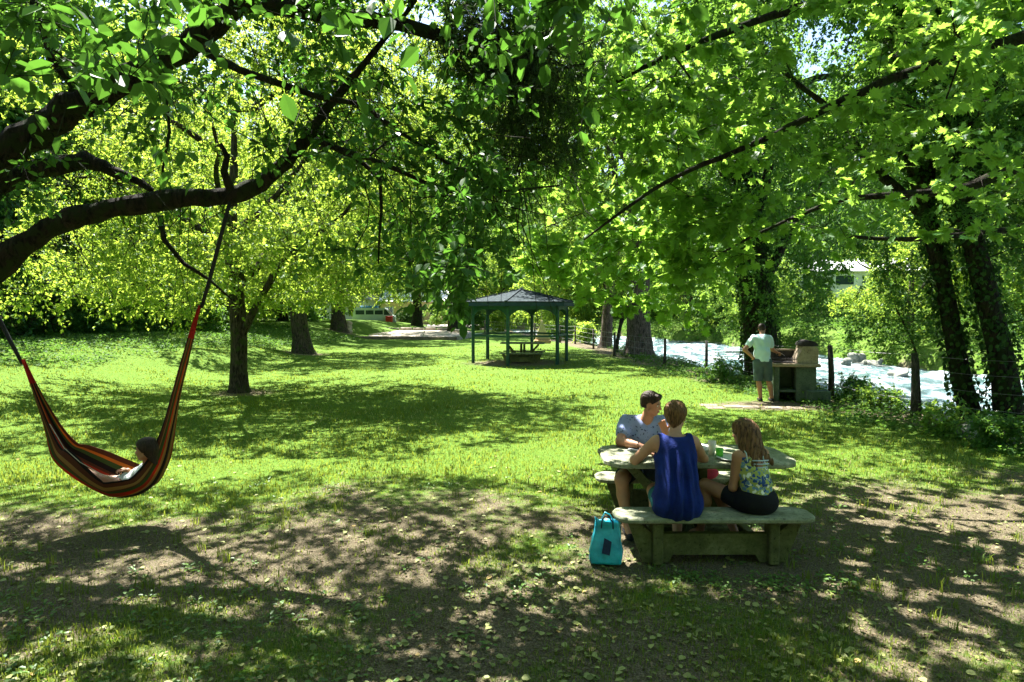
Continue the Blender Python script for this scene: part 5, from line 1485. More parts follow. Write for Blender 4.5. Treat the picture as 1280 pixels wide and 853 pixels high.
# stations: bottom line (px,py), rim height above bottom (m), half width in depth (m)
ST = [(27, 450, .02, .02), (36, 475, .03, .03), (47, 505, .05, .045), (58, 540, .10, .08), (66, 575, .22, .16), (95, 597, .27, .24), (125, 612, .24, .29), (150, 622, .22, .31), (176, 618, .20, .30), (196, 605, .12, .25), (209, 575, .075, .17), (217, 532, .05, .10), (226, 488, .045, .06), (237, 445, .04, .045), (246, 405, .028, .028), (251, 382, .014, .016)]
ST = np.array(ST, float); tt = np.linspace(0, len(ST) - 1, 90); idx = np.arange(len(ST))
def cr_(a): # smooth interpolation
    k = np.interp(tt, idx, a); 
    for _ in range(5): k[1:-1] = (k[:-2] + 2 * k[1:-1] + k[2:]) / 4
    return k
Q = np.stack([cr_(ST[:, i]) for i in range(4)], 1); nv = 33; V = []; UV = []
bot = np.array([hp(a, b) for a, b in Q[:, :2]]); tan = norm(np.gradient(bot, axis=0))
upn = np.cross(tan, np.array([0, 1., 0])); upn = np.where((upn[:, 2:3] < 0), -upn, upn)
# on the steep ends the opening faces the middle of the hammock
mid = hp(125, 480); s_in = np.sign((upn * (mid - bot)).sum(1))[:, None]; upn = upn * s_in
for i in range(len(Q)):
    for j in range(nv):
        a = -1 + 2 * j / (nv - 1); f = abs(a) ** 1.7
        off = upn[i] * (Q[i, 2] * f * (1.12 if a < 0 else 1.0)) + np.array([0, 1, 0]) * Q[i, 3] * math.sin(a * 1.35) * 1.02
        rip = .010 * math.sin(a * 19 + .6 * math.sin(i * .12)) * min(1, Q[i, 3] * 6) + .018 * math.sin(i * .23 + a * 5) * abs(a) ** 3 * min(1, Q[i, 3] * 5)
        V.append(bot[i] + off + upn[i] * rip); UV.append((i / (len(Q) - 1), j / (nv - 1)))
F = [(i * nv + j, i * nv + j + 1, (i + 1) * nv + j + 1, (i + 1) * nv + j) for i in range(len(Q) - 1) for j in range(nv - 1)]
hb = hp(152, 622); root = empty('hammock', hb); tag(root, 'striped brown, orange and green hammock slung from the apple limb', 'hammock')
hc = mesh_np('cloth', np.array(V) - hb, [np.array(F)], ham_m, root, True, uv=UV); md = hc.modifiers.new('thick', 'SOLIDIFY'); md.thickness = .006
strap_m = mat_basic('black_strap_mat', (.015, .015, .018), .7); cord_m = mat_basic('white_cord_mat', (.42, .38, .28), .7)
b = MB(); b.tube(np.array([hp(252, 385), hp(262, 350), hp(275, 300), hp(286, 258), hp(288, 240, 6.28), hp(285, 236, 6.38)]) - hb, [.016, .019, .020, .018, .018, .018], 8); b.build('strap', strap_m, root, True)
b = MB(); b.tube(np.array([hp(28, 455), hp(12, 425), hp(-8, 385), hp(-28, 345), hp(-32, 325, 6.4)]) - hb, [.016, .019, .020, .018, .018], 8); b.build('strap', strap_m, root, True)
b = MB(); b.tube(np.array([hp(62, 530, 6.0), hp(80, 560, 5.97), hp(100, 578, 5.93), hp(125, 592, 5.90), hp(140, 598, 5.9)]) - hb, [.003, .003, .003, .003, .002], 6); b.build('edge_cord', cord_m, root, True)

# ---- turquoise bag
bagm = mat_basic('turquoise_bag_mat', (.01, .34, .48), .30, .08, 9, .5, 14, .6, col2=(.03, .55, .70)); bagd = mat_basic('bag_print_mat', (.02, .04, .10), .5)
root = empty('tote_bag', (.785, 5.40, 0.015), R(-8)); tag(root, 'shiny turquoise tote bag on the ground left of the bench', 'bag')
n = 13; V = []; rg = np.random.default_rng(9)
lev = [(0, .128, .070), (.015, .136, .078), (.10, .134, .068), (.20, .120, .048), (.29, .104, .024), (.325, .102, .018), (.36, .104, .020)]
per = 28
for (z, w_, d_) in lev:
    for j in range(per):
        t = 2 * math.pi * j / per; c, s = math.cos(t), math.sin(t)
        e = .22; x = w_ * np.sign(c) * abs(c) ** e; y = d_ * np.sign(s) * abs(s) ** e
        cr = .013 * math.sin(t * 3 + z * 26) * (z > .01) + .010 * math.sin(t * 7 - z * 44) * (z > .01)
        V.append((x * (1 + cr * 4) + .05 * z, y + cr, z + (.02 * math.sin(t * 2 + .5) if z > .3 else 0)))
F = [(i * per + j, i * per + (j + 1) % per, (i + 1) * per + (j + 1) % per, (i + 1) * per + j) for i in range(len(lev) - 1) for j in range(per)] + [tuple(range(per))[::-1]]
b = MB(); b.add(V, F); o = b.build('body', bagm, root, True); md = o.modifiers.new('thick', 'SOLIDIFY'); md.thickness = .004
b = MB(); b.prism([(-.03, .10), (.035, .085), (.05, .20), (-.01, .23)], -.093, -.088, 'y'); b.build('print', bagd, root)
for s in (-1, 1):
    b = MB(); b.tube([(-.035, s * .028, .29), (-.03, s * .034, .36), (-.005, s * .05 - .01, .405), (.035, s * .05 - .02, .39), (.06, s * .034 - .01, .35), (.062, s * .028, .29)], .006, 6); b.build('handle', bagd if s < 0 else bagm, root, True)

# ---- things on the table
T0 = .7735
def clear_plastic():
    m, nt, out = nmat('clear_plastic_mat'); b = N(nt, 'BsdfPrincipled', i_Roughness=.25); b.inputs['Base Color'].default_value = (.75, .70, .58, 1)
    nt.links.new(b.outputs[0], out.inputs[0]); return m
greenp = mat_basic('green_plastic_mat', (.10, .55, .02), .35, .03, 3, spec=.5); whitep = mat_basic('white_plate_mat', (.62, .62, .58), .4, .03, 3)
def cup(label, x, y, r0, r1, h, mt):
    b = MB(); b.lathe([(r0, 0), (r0 + (r1 - r0) * .5, h * .5), (r1, h), (r1 - .002, h), (r0 + (r1 - r0) * .5 - .002, h * .5), (r0 - .003, .004)], (0, 0, 0), 20)
    o = b.build('cup', mt, None, True, loc=(x, y, T0)); tag(o, label, 'cup'); return o
cup('tall clear plastic cup on the picnic table between the two women', 1.86, 6.03, .026, .038, .135, clear_plastic())
cup('short bright green cup beside the clear cup', 1.90, 5.93, .028, .036, .085, greenp)
def plate(label, x, y, r, z=T0):
    b = MB(); b.lathe([(r * .55, 0), (r * .62, .004), (r, .018), (r, .021), (r * .60, .008), (.001, .007)], (0, 0, 0), 28)
    o = b.build('plate', whitep, None, True, loc=(x, y, z)); tag(o, label, 'plate'); return o
plate('large pale plate on the table in front of the girl', 1.99, 5.86, .135)
plate('small pale plate behind the woman in blue', 1.70, 6.22, .10)
b = MB(); b.box((0, 0, .02), (.22, .16, .04), rz=.2, bev=.006); o = b.build('food_box', whitep, None, loc=(1.83, 6.28, T0)); tag(o, 'white box lying on the table behind the cups', 'box')
b = MB(); b.box((0, 0, .008), (.17, .12, .014), rz=-.4, bev=.004); o = b.build('notebook', mat_basic('grey_cover_mat', (.25, .27, .27), .5), None, loc=(1.20, 6.22, T0)); tag(o, 'thin grey booklet under the hands of the man', 'booklet')
pink = mat_basic('pink_cloth_mat', (.75, .06, .10), .7)
s = Soft(); s.ell((0, 0, .05), (.13, .09, .06), None, .03); s.ell((.07, .02, .06), (.09, .08, .05), None, .03); s.ell((-.06, -.02, .04), (.08, .07, .05), None, .03)
o = s.build('pink_cushion', pink, None, .009); o.location = (1.93, 6.52, .42); tag(o, 'bright pink folded cloth on the far bench seat', 'cloth')
# ------------------------------------------------------------------ people
def mat_skin(name, c):
    m, nt, out = nmat(name); b = N(nt, 'BsdfPrincipled', i_Roughness=.5); b.inputs['Specular IOR Level'].default_value = .35
    tc = N(nt, 'TexCoord'); no = N(nt, 'TexNoise', i_Scale=16, i_Detail=4); nt.links.new(tc.outputs['Object'], no.inputs[0])
    r = ramp(nt, no.outputs['Fac'], [(.3, tuple(x * .88 for x in c)), (.7, tuple(min(1, x * 1.08) for x in c))]); nt.links.new(r.outputs[0], b.inputs['Base Color'])
    b.inputs['Subsurface Weight'].default_value = 0.0
    nt.links.new(b.outputs[0], out.inputs[0]); return m
def mat_hair(name, c1, c2, sc=40):
    m, nt, out = nmat(name); b = N(nt, 'BsdfPrincipled', i_Roughness=.55); b.inputs['Specular IOR Level'].default_value = .22
    tc = N(nt, 'TexCoord'); mp = N(nt, 'Mapping'); mp.inputs['Scale'].default_value = (1, 1, .12); nt.links.new(tc.outputs['Object'], mp.inputs[0])
    no = N(nt, 'TexNoise', i_Scale=sc * 2.2, i_Detail=5, i_Roughness=.7); nt.links.new(mp.outputs[0], no.inputs[0])
    r = ramp(nt, no.outputs['Fac'], [(.35, c1), (.62, c2)]); nt.links.new(r.outputs[0], b.inputs['Base Color'])
    bp = N(nt, 'Bump', i_Strength=.9, i_Distance=.006); nt.links.new(no.outputs['Fac'], bp.inputs['Height']); nt.links.new(bp.outputs[0], b.inputs['Normal'])
    nt.links.new(b.outputs[0], out.inputs[0]); return m
skin1 = mat_skin('skin_tan_mat', (.42, .20, .115)); skin2 = mat_skin('skin_fair_mat', (.50, .26, .16)); skin3 = mat_skin('skin_brown_mat', (.40, .20, .11))
hair_br = mat_hair('brown_hair_mat', (.035, .018, .008), (.22, .11, .04)); hair_bl = mat_hair('blonde_streak_hair_mat', (.030, .015, .008), (.20, .105, .045), 26); hair_dk = mat_hair('dark_hair_mat', (.010, .006, .004), (.045, .026, .016))
eye_m = mat_basic('eye_mat', (.02, .015, .01), .2); eyew = mat_basic('eye_white_mat', (.7, .68, .64), .3); lip_m = mat_basic('lip_mat', (.40, .10, .08), .5); brow_m = mat_basic('brow_mat', (.02, .012, .008), .8)
def mat_cloth(name, c, c2=None, sc=7, bump=.25):
    return mat_basic(name, c, .85, .06, sc, bump, 70, .2, col2=c2)
blue_top = mat_cloth('blue_top_mat', (.005, .014, .10), (.008, .026, .19)); teal_sh = mat_cloth('teal_shorts_mat', (.03, .16, .20)); black_c = mat_cloth('black_cloth_mat', (.010, .011, .014)); dark_bl = mat_cloth('dark_shorts_mat', (.02, .03, .04))
turq = mat_cloth('pale_turquoise_shirt_mat', (.52, .70, .71), (.60, .78, .78)); greysh = mat_cloth('grey_shorts_mat', (.055, .085, .085), (.08, .12, .12)); white_c = mat_cloth('white_cloth_mat', (.66, .72, .70)); shoe = mat_cloth('dark_shoe_mat', (.02, .018, .02))
def mat_speck(name, base, sp1, scale, thr, sp2=None):
    m, nt, out = nmat(name); b = N(nt, 'BsdfPrincipled', i_Roughness=.85); b.inputs['Specular IOR Level'].default_value = .2; tc = N(nt, 'TexCoord')
    v = N(nt, 'TexVoronoi', i_Scale=scale); no = N(nt, 'TexNoise', i_Scale=scale * .8, i_Detail=3)
    nt.links.new(tc.outputs['Object'], no.inputs[0]); mxv = N(nt, 'MixRGB', i_0=.06); nt.links.new(tc.outputs['Object'], mxv.inputs[1]); nt.links.new(no.outputs['Color'], mxv.inputs[2]); nt.links.new(mxv.outputs[0], v.inputs['Vector'])
    r = ramp(nt, v.outputs['Distance'], [(0, (1, 1, 1)), (thr, (0, 0, 0))], 'CONSTANT')
    mx = N(nt, 'MixRGB'); nt.links.new(r.outputs[0], mx.inputs[0]); mx.inputs[1].default_value = (*base, 1)
    if sp2:
        sc_ = N(nt, 'SeparateColor'); nt.links.new(v.outputs['Color'], sc_.inputs[0]); rr = ramp(nt, sc_.outputs[0], [(0, sp1), (.45, sp2), (.8, (.75, .75, .65))], 'CONSTANT'); nt.links.new(rr.outputs[0], mx.inputs[2])
    else: mx.inputs[2].default_value = (*sp1, 1)
    nt.links.new(mx.outputs[0], b.inputs['Base Color']); nt.links.new(b.outputs[0], out.inputs[0]); return m
tee_m = mat_speck('speckled_tee_mat', (.26, .31, .52), (.05, .06, .14), 30, .24)
flor_m = mat_speck('floral_top_mat', (.36, .40, .10), (.03, .07, .22), 34, .50, (.12, .22, .34))

def person(label, base, group=None):
    r = empty('person', base); tag(r, label, 'person', group); return r
def finish(o, root):
    """shapes were modelled in world coordinates: hang them under their person"""
    o.data.transform(Matrix.Translation(-Vector(root.location))); o.parent = root; return o
def part(s, name, mat, root, h=.006, parent=None):
    o = s.build(name, mat, None, h); finish(o, root)
    if parent is not None: o.parent = parent
    return o
class Shift:
    pass
def face(L, M, sc, root, smile=False, brow=None):
    before = set(bpy.data.objects); face_bits(L, M, sc, None, eye_m, brow or brow_m, lip_m, eyew, smile)
    for o in set(bpy.data.objects) - before:
        o.data.transform(Matrix.Translation(-Vector(root.location)))
        if o.parent is None: o.parent = root
def hair_cap(c, fwd, up, sc, infl, cuts=()):
    M = frame(fwd, up); L = lambda *p: np.asarray(c, float) + M @ (np.array(p) * sc)
    s = Soft(); s.ell(L(0, -.014, .036), np.array([.073 + infl, .092 + infl, .080 + infl]) * sc, M, .02)
    return s, L, M

A = np.array
# ---------- woman in the blue top (near bench, back to us)
X0, Y0 = 1.395, 5.50
root = person('short-haired woman in a royal blue sleeveless top leaning on the table', (X0, Y0, .405))
pel = A((X0, Y0 - .02, .50)); wai = A((X0 + .005, Y0 + .0, .70)); che = A((X0 + .01, Y0 + .07, .90)); nek = A((X0 + .01, Y0 + .13, 1.06)); hd = A((X0 + .045, Y0 + .21, 1.19))
shL, shR = che + A((-.165, .03, .085)), che + A((.165, .03, .085)); elL, elR = A((1.085, 5.72, .80)), A((1.705, 5.77, .80)); wrL, wrR = A((1.22, 5.93, .815)), A((1.55, 5.97, .815))
tor = Soft()
tor.ell(pel + A((0, 0, 0)), (.185, .135, .125), None, .06).cone(pel, wai, .125, .115, .07).ell(wai, (.145, .105, .12), None, .06).ell(che + A((0, -.005, -.03)), (.165, .11, .15), None, .06)
tor.cone(shL + A((.04, 0, 0)), shR - A((.04, 0, 0)), .062, .062, .05)
leg = Soft()
hipL, hipR = pel + A((-.10, .02, -.015)), pel + A((.10, .02, -.015)); knL, knR = A((1.31, 5.98, .46)), A((1.52, 5.98, .46)); anL, anR = A((1.33, 5.84, .10)), A((1.47, 5.72, .10))
for h_, k_, a_ in ((hipL, knL, anL), (hipR, knR, anR)):
    leg.cone(h_, k_, .092, .062, .03).cone(k_, k_ * .62 + a_ * .38 + A((0, -.02, 0)), .058, .056, .02).cone(k_ * .62 + a_ * .38 + A((0, -.02, 0)), a_, .056, .036, .02).cone(a_, a_ + A((.01, .13, -.06)), .036, .028, .02)
arm = Soft()
for s_, e_, w_ in ((shL, elL, wrL), (shR, elR, wrR)):
    arm.cone(s_, e_, .052, .041, .035).cone(e_, e_ * .5 + w_ * .5, .042, .038, .02).cone(e_ * .5 + w_ * .5, w_, .038, .026, .02)
bd = tor.plus(leg).plus(arm); bd.cone(nek - A((0, .02, .06)), hd - A((0, .02, .05)), .052, .050, .035)
fwd = norm(A((.42, .88, -.12))); up = A((0, .12, 1))
L, M = head(bd, hd, fwd, up, 1.03); hand(bd, wrL, (.85, .5, .05), (0, 0, 1), 1, .6); hand(bd, wrR, (-.8, .55, .05), (0, 0, 1), -1, .6)
part(bd, 'body', skin2, root, .0055); face(L, M, 1.03, root)
tp = tor.infl(.014)
tp.ell(pel + A((0, -.035, .0)), (.212, .15, .145), None, .06).cone(che + A((0, -.03, .02)), pel + A((0, -.045, .06)), .135, .165, .09).cone(pel + A((-.05, -.05, -.02)), pel + A((.05, -.05, -.02)), .12, .12, .08)
tp.disp = lambda X, Y, Z: (.019 * np.sin((X - X0) * (80 - 34 * np.clip(.95 - Z, 0, .6)) + 1.0 * np.sin(Z * 6)) + .004 * np.sin((X - X0) * 140 + Z * 13)) * np.clip((.965 - Z) * 9, 0, 1) * np.clip((Z - .36) * 8, .25, 1) * np.exp(-((X - X0) / .15) ** 4)
tp.hole(nek + A((0, -.01, .030)), (.112, .15, .085)); tp.hole(che + A((-.255, .03, .10)), (.118, .2, .17)); tp.hole(che + A((.255, .03, .10)), (.118, .2, .17))
tp.plane((X0, Y0 - .12, .375), (0, .10, -1)).plane((X0 - .206, Y0, 0), (-1, 0, 0)).plane((X0 + .206, Y0, 0), (1, 0, 0))
part(tp, 'sleeveless_top', blue_top, root, .0055)
b = MB(); b.tube([che + A((-.125, -.125 + .02, .035)), che + A((-.06, -.142 + .01, .03)), che + A((.0, -.148 + .01, .028)), che + A((.06, -.142 + .01, .03)), che + A((.125, -.125 + .02, .035))], .0035, 6); o = b.build('yoke_seam', blue_top, None, True); finish(o, root)
ls = Soft(); ls.cone(hipL, hipL * .45 + knL * .55, .105, .088, .03).cone(hipR, hipR * .45 + knR * .55, .105, .088, .03).ell(pel, (.20, .15, .11), None, .05); ls.plane((0, 0, .405), (0, 0, -1)); part(ls, 'shorts', teal_sh, root, .007)
hs, HL, HM = hair_cap(hd, fwd, up, 1.03, .022); hs.ell(HL(0, -.06, .055), (.076, .062, .072), HM, .03); hs.ell(HL(0, -.062, -.02), (.062, .048, .065), HM, .03); hs.ell(HL(0, .02, .10), (.06, .06, .035), HM, .03)
hs.cone(HL(0, -.066, -.03), HL(0, -.060, -.085), .046, .028, .02)
hs.disp = lambda X, Y, Z: .003 * np.sin(X * 260 + 30 * Z + Y * 60) + .002 * np.sin(X * 150 - Z * 90)
hs.plane(HL(0, .045, .02), HM @ norm(A((0, 1, -.75)))); hs.hole(HL(.085, .012, -.02), (.035, .03, .05)); hs.hole(HL(-.085, .012, -.02), (.035, .03, .05))
part(hs, 'hair', hair_br, root, .005)
b = MB(); b.ball(HL(.082, -.006, -.045), .007); o = b.build('earring', whitep, None, True); finish(o, root)
for a_ in (anL, anR):
    s = Soft(); s.cone(a_ + A((0, -.02, -.065)), a_ + A((.01, .14, -.078)), .034, .030, .02); s.plane((0, 0, .004), (0, 0, -1)); part(s, 'shoe', shoe, root, .008)

# ---------- girl in the floral top (near bench, twisted, long hair)
gx0, gy0 = 2.095, 5.50
root = person('long-haired girl in a strappy floral top and black shorts on the near bench', (gx0, gy0, .405))
pel = A((gx0, gy0, .495)); wai = A((gx0 - .012, gy0 + .02, .66)); che = A((gx0 - .035, gy0 + .07, .80)); nek = A((gx0 - .055, gy0 + .12, .935)); hd = A((gx0 - .080, gy0 + .17, 1.055))
sa = norm(A((.93, .36, 0)))       # shoulder axis (left shoulder nearer to us)
shL, shR = che + A((0, .02, .075)) - sa * .145, che + A((0, .02, .075)) + sa * .145
elL = A((1.905, 5.57, .60)); wrL = A((1.93, 5.70, .545)); elR = A((2.24, 5.72, .81)); wrR = A((2.10, 5.66, .96))
tor = Soft(); tor.ell(pel, (.160, .125, .115), None, .05).cone(pel, wai, .11, .095, .06).ell(wai, (.118, .092, .11), None, .05).ell(che + A((0, 0, -.02)), (.132, .095, .13), None, .05).cone(shL + sa * .03, shR - sa * .03, .05, .05, .045)
hipL, hipR = pel + A((-.09, .05, -.02)), pel + A((.05, .07, -.02)); knL, knR = A((1.735, 5.80, .56)), A((1.87, 5.98, .47)); anL, anR = A((1.72, 5.88, .12)), A((1.99, 5.70, .12))
leg = Soft()
for h_, k_, a_ in ((hipL, knL, anL), (hipR, knR, anR)):
    c_ = k_ * .64 + a_ * .36 + A((.015, -.015, 0)); leg.cone(h_, k_, .080, .054, .03).cone(k_, c_, .050, .050, .02).cone(c_, a_, .050, .032, .02).cone(a_, a_ + A((-.08, .09, -.06)), .032, .024, .02)
arm = Soft(); arm.cone(shL, elL, .043, .034, .03).cone(elL, wrL, .035, .024, .02).cone(shR, elR, .043, .034, .03).cone(elR, wrR, .035, .024, .02)
bd = tor.plus(leg).plus(arm); bd.cone(nek - A((-.005, .02, .05)), hd - A((0, .015, .05)), .044, .043, .03)
fwd = norm(A((-.62, .75, -.18))); up = A((-.1, .05, 1)); L, M = head(bd, hd, fwd, up, .93); hand(bd, wrL, (-.4, .8, -.1), (0, -.1, 1), 1, .5, .9); hand(bd, wrR, (-.5, -.05, .85), (0, -1, .1), 1, .7, .9)
part(bd, 'body', skin3, root, .0055); face(L, M, .93, root)
tp = tor.infl(.009); tp.disp = lambda X, Y, Z: .003 * np.sin(Z * 75 + X * 20)
tp.plane(che + A((0, 0, .075)), (0, -.0, 1)); tp.plane((0, 0, .535), (0, 0, -1)); tp.hole(che + A((.045, -.13, .055)), (.072, .075, .075)); tp.hole(shL + A((-.03, 0, -.01)), (.06, .12, .075)); tp.hole(shR + A((.03, 0, 0)), (.05, .09, .075))
part(tp, 'floral_top', flor_m, root, .005)
b = MB()
for dz, w_ in ((.052, .07), (.022, .075), (-.006, .06)):
    cc_ = che + A((.045, 0, dz)); b.tube([cc_ + A((-w_, -.093, 0)), cc_ + A((0, -.103, 0)), cc_ + A((w_, -.08, 0))], .0055, 6)
for s_ in (-1, 1):
    p = che + sa * s_ * .085; b.tube([p + A((0, -.098, .05)), p + A((0, -.062, .115)), p + A((0, .01, .132))], .005, 6)
o = b.build('back_straps', mat_cloth('pale_strap_mat', (.45, .55, .60)), None, True); finish(o, root)
ls = Soft(); ls.cone(hipL, hipL * .62 + knL * .38, .095, .084, .03).cone(hipR, hipR * .62 + knR * .38, .095, .084, .03).ell(pel + A((0, -.005, 0)), (.172, .137, .118), None, .05).ell(pel + A((0, 0, .05)), (.14, .118, .09), None, .05); ls.plane((0, 0, .404), (0, 0, -1)).plane((0, 0, .60), (0, 0, 1)); part(ls, 'shorts', black_c, root, .006)
hs, HL, HM = hair_cap(hd, fwd, up, .93, .020)
hs.ell(HL(0, -.045, .03), (.088, .075, .085), HM, .03)
hs.cone(HL(.03, -.055, .0), hd + A((.115, -.115, -.23)), .084, .056, .04).cone(HL(-.04, -.045, -.02), hd + A((-.05, -.12, -.20)), .066, .040, .03).cone(HL(0, -.07, -.02), hd + A((.04, -.155, -.245)), .080, .048, .03).cone(hd + A((.09, -.09, -.14)), hd + A((.215, -.10, -.24)), .06, .026, .03)
hs.disp = lambda X, Y, Z: .0055 * np.sin(X * 150 + 16 * Z + 8 * np.sin(Z * 10)) * np.clip((1.12 - Z) * 8, .2, 1) + .003 * np.sin(X * 320 - Z * 40)
hs.plane(HL(0, .05, .01), HM @ norm(A((0, 1, -.55)))); part(hs, 'hair', hair_bl, root, .005)
for a_ in (anL, anR):
    s = Soft(); s.cone(a_ + A((.01, -.015, -.085)), a_ + A((-.08, .09, -.092)), .032, .027, .02); s.plane((0, 0, .003), (0, 0, -1)); part(s, 'shoe', shoe, root, .008)

# ---------- man in the speckled tee (far bench, facing us, looking right)
mx0, my0 = 1.33, 6.70
root = person('smiling dark-haired man in a speckled light blue tee on the far bench', (mx0, my0, .405))
pel = A((mx0, my0, .50)); wai = A((mx0, my0 - .02, .68)); che = A((mx0 + .01, my0 - .10, .885)); nek = A((mx0 + .03, my0 - .16, 1.055)); hd = A((mx0 + .060, my0 - .215, 1.185))
shR, shL = che + A((-.185, .0, .09)), che + A((.185, -.0, .09))      # his right is at our left
elR = A((1.075, 6.42, .82)); wrR = A((1.215, 6.22, .825)); elL = A((1.60, 6.42, .82)); wrL = A((1.475, 6.24, .95))
tor = Soft(); tor.ell(pel, (.18, .135, .12), None, .06).cone(pel, wai, .125, .12, .07).ell(wai, (.158, .115, .13), None, .06).ell(che + A((0, 0, -.02)), (.185, .12, .15), None, .06).cone(shR + A((.04, 0, 0)), shL - A((.04, 0, 0)), .068, .068, .05)
hipR, hipL = pel + A((-.10, -.03, -.01)), pel + A((.10, -.03, -.01)); knR, knL = A((1.035, 6.10, .53)), A((1.50, 6.22, .50)); anR, anL = A((1.09, 6.10, .09)), A((1.52, 6.30, .09))
leg = Soft()
for h_, k_, a_ in ((hipR, knR, anR), (hipL, knL, anL)):
    c_ = k_ * .64 + a_ * .36 + A((0, .025, 0)); leg.cone(h_, k_, .10, .068, .03).cone(k_, c_, .064, .060, .02).cone(c_, a_, .060, .038, .02).cone(a_, a_ + A((0, -.15, -.05)), .038, .03, .02)
arm = Soft(); sl_ = Soft()
for s_, e_, w_ in ((shR, elR, wrR), (shL, elL, wrL)):
    arm.cone(s_, e_, .060, .048, .035).cone(e_, e_ * .55 + w_ * .45, .048, .042, .02).cone(e_ * .55 + w_ * .45, w_, .042, .029, .02)
    sl_.cone(s_, s_ * .45 + e_ * .55, .074, .072, .04)
bd = tor.plus(leg).plus(arm); bd.cone(nek - A((.01, -.02, .06)), hd - A((0, -.02, .05)), .060, .057, .035)
fwd = norm(A((.86, -.50, -.16))); up = A((.04, -.06, 1)); L, M = head(bd, hd, fwd, up, 1.0)
hand(bd, wrR, (.85, -.35, -.02), (0, .1, 1), 1, .55); hand(bd, wrL, (-.35, -.1, .9), (.2, 1, .1), -1, .55)
part(bd, 'body', skin1, root, .0055); face(L, M, 1.0, root, True)
tp = tor.infl(.014).plus(sl_); tp.disp = lambda X, Y, Z: .0035 * np.sin(Z * 42 + X * 26) + .003 * np.sin(X * 60 - Z * 30)
tp.hole(nek + A((.012, -.03, .055)), (.086, .12, .070))
for s_, e_ in ((shR, elR), (shL, elL)): tp.plane(s_ * .5 + e_ * .5, e_ - s_) if False else None
part(tp, 'tee_shirt', tee_m, root, .0055)
ls = Soft(); ls.cone(hipR, hipR * .28 + knR * .72, .112, .092, .03).cone(hipL, hipL * .28 + knL * .72, .112, .092, .03).ell(pel, (.195, .15, .12), None, .05); ls.plane((0, 0, .404), (0, 0, -1)).plane(hipR * .2 + knR * .8, knR - hipR); part(ls, 'shorts', dark_bl, root, .007)
hs, HL, HM = hair_cap(hd, fwd, up, 1.0, .012); hs.ell(HL(0, -.02, .058), (.078, .092, .068), HM, .02); hs.cone(HL(.03, .062, .088), HL(-.03, .062, .088), .024, .024, .02); hs.ell(HL(0, -.06, -.01), (.066, .048, .06), HM, .02)
hs.disp = lambda X, Y, Z: .003 * np.sin(X * 240 + 60 * Z) * np.sin(Y * 190)
hs.plane(HL(0, .052, .03), HM @ norm(A((0, 1, -1.15)))); hs.hole(HL(.086, .012, -.015), (.032, .028, .045)); hs.hole(HL(-.086, .012, -.015), (.032, .028, .045)); hs.plane(HL(0, 0, -.045), HM @ A((0, 0, -1.)))
part(hs, 'hair', hair_dk, root, .005)
b = MB(); b.tube([wrR + A((.0, .0, .03)), wrR + A((-.012, -.025, .01)), wrR + A((-.01, -.02, -.02))], .006, 6); o = b.build('wristband', black_c, None, True); finish(o, root)
for a_ in (anR, anL):
    s = Soft(); s.cone(a_ + A((0, .03, -.055)), a_ + A((0, -.17, -.062)), .040, .036, .02); s.plane((0, 0, .003), (0, 0, -1)); part(s, 'shoe', shoe, root, .008)

# ---------- man at the barbecue (back to us)
sx, sy = 5.76, 14.95; gz0 = gz1(sx, sy)
root = person('standing man in a pale turquoise tee and grey shorts tending the barbecue', (sx, sy, gz0)); Z = lambda x, y, z: A((sx + x, sy + y, gz0 + z))
pel = Z(-.02, .0, .93); wai = Z(-.03, .01, 1.12); che = Z(-.03, .06, 1.34); nek = Z(-.0, .12, 1.52); hd = Z(.03, .20, 1.655)
tor = Soft(); tor.ell(pel, (.17, .13, .13), None, .06).cone(pel, wai, .13, .13, .07).ell(wai, (.165, .13, .14), None, .06).ell(che, (.19, .13, .17), None, .06).cone(che + A((-.14, .01, .10)), che + A((.14, .01, .10)), .07, .07, .05)
shL, shR = che + A((-.19, .01, .09)), che + A((.19, .02, .08)); elL, wrL = Z(-.43, .02, 1.19), Z(-.24, -.02, 1.00); elR, wrR = Z(.27, .18, 1.18), Z(.44, .32, 1.10)
leg = Soft()
hL, hR = pel + A((-.09, 0, -.03)), pel + A((.09, 0, -.03)); kL, kR = Z(-.10, .03, .50), Z(.13, .03, .50); aL, aR = Z(-.05, .0, .09), Z(.20, -.02, .09)
for h_, k_, a_ in ((hL, kL, aL), (hR, kR, aR)):
    c_ = k_ * .66 + a_ * .34 + A((0, -.03, 0)); leg.cone(h_, k_, .10, .062, .03).cone(k_, c_, .056, .060, .02).cone(c_, a_, .060, .038, .02).cone(a_, a_ + A((.02, .14, -.05)), .038, .03, .02)
arm = Soft(); sl_ = Soft()
for s_, e_, w_ in ((shL, elL, wrL), (shR, elR, wrR)):
    arm.cone(s_, e_, .060, .047, .035).cone(e_, w_, .046, .029, .02); sl_.cone(s_, s_ * .45 + e_ * .55, .078, .074, .04)
bd = tor.plus(leg).plus(arm); bd.cone(nek - A((0, .02, .05)), hd - A((0, .02, .05)), .062, .058, .035)
fwd = norm(A((.35, .9, -.35))); up = A((0, .25, 1)); L, M = head(bd, hd, fwd, up, 1.02); hand(bd, wrL, (.6, .4, -.5), (-.5, -.6, 0), 1, .5); hand(bd, wrR, (.75, .5, -.15), (0, 0, 1), -1, .6)
part(bd, 'body', skin1, root, .008); face(L, M, 1.02, root)
tp = tor.infl(.02).plus(sl_); tp.disp = lambda X, Y, Z: .006 * np.sin(X * 46 + 2 * np.sin(Z * 9)) + .004 * np.sin(Z * 30 + X * 20)
tp.hole(nek + A((.0, .03, .055)), (.095, .10, .085)); tp.plane(Z(0, 0, .92), (0, 0, -1)); part(tp, 'tee_shirt', turq, root, .008)
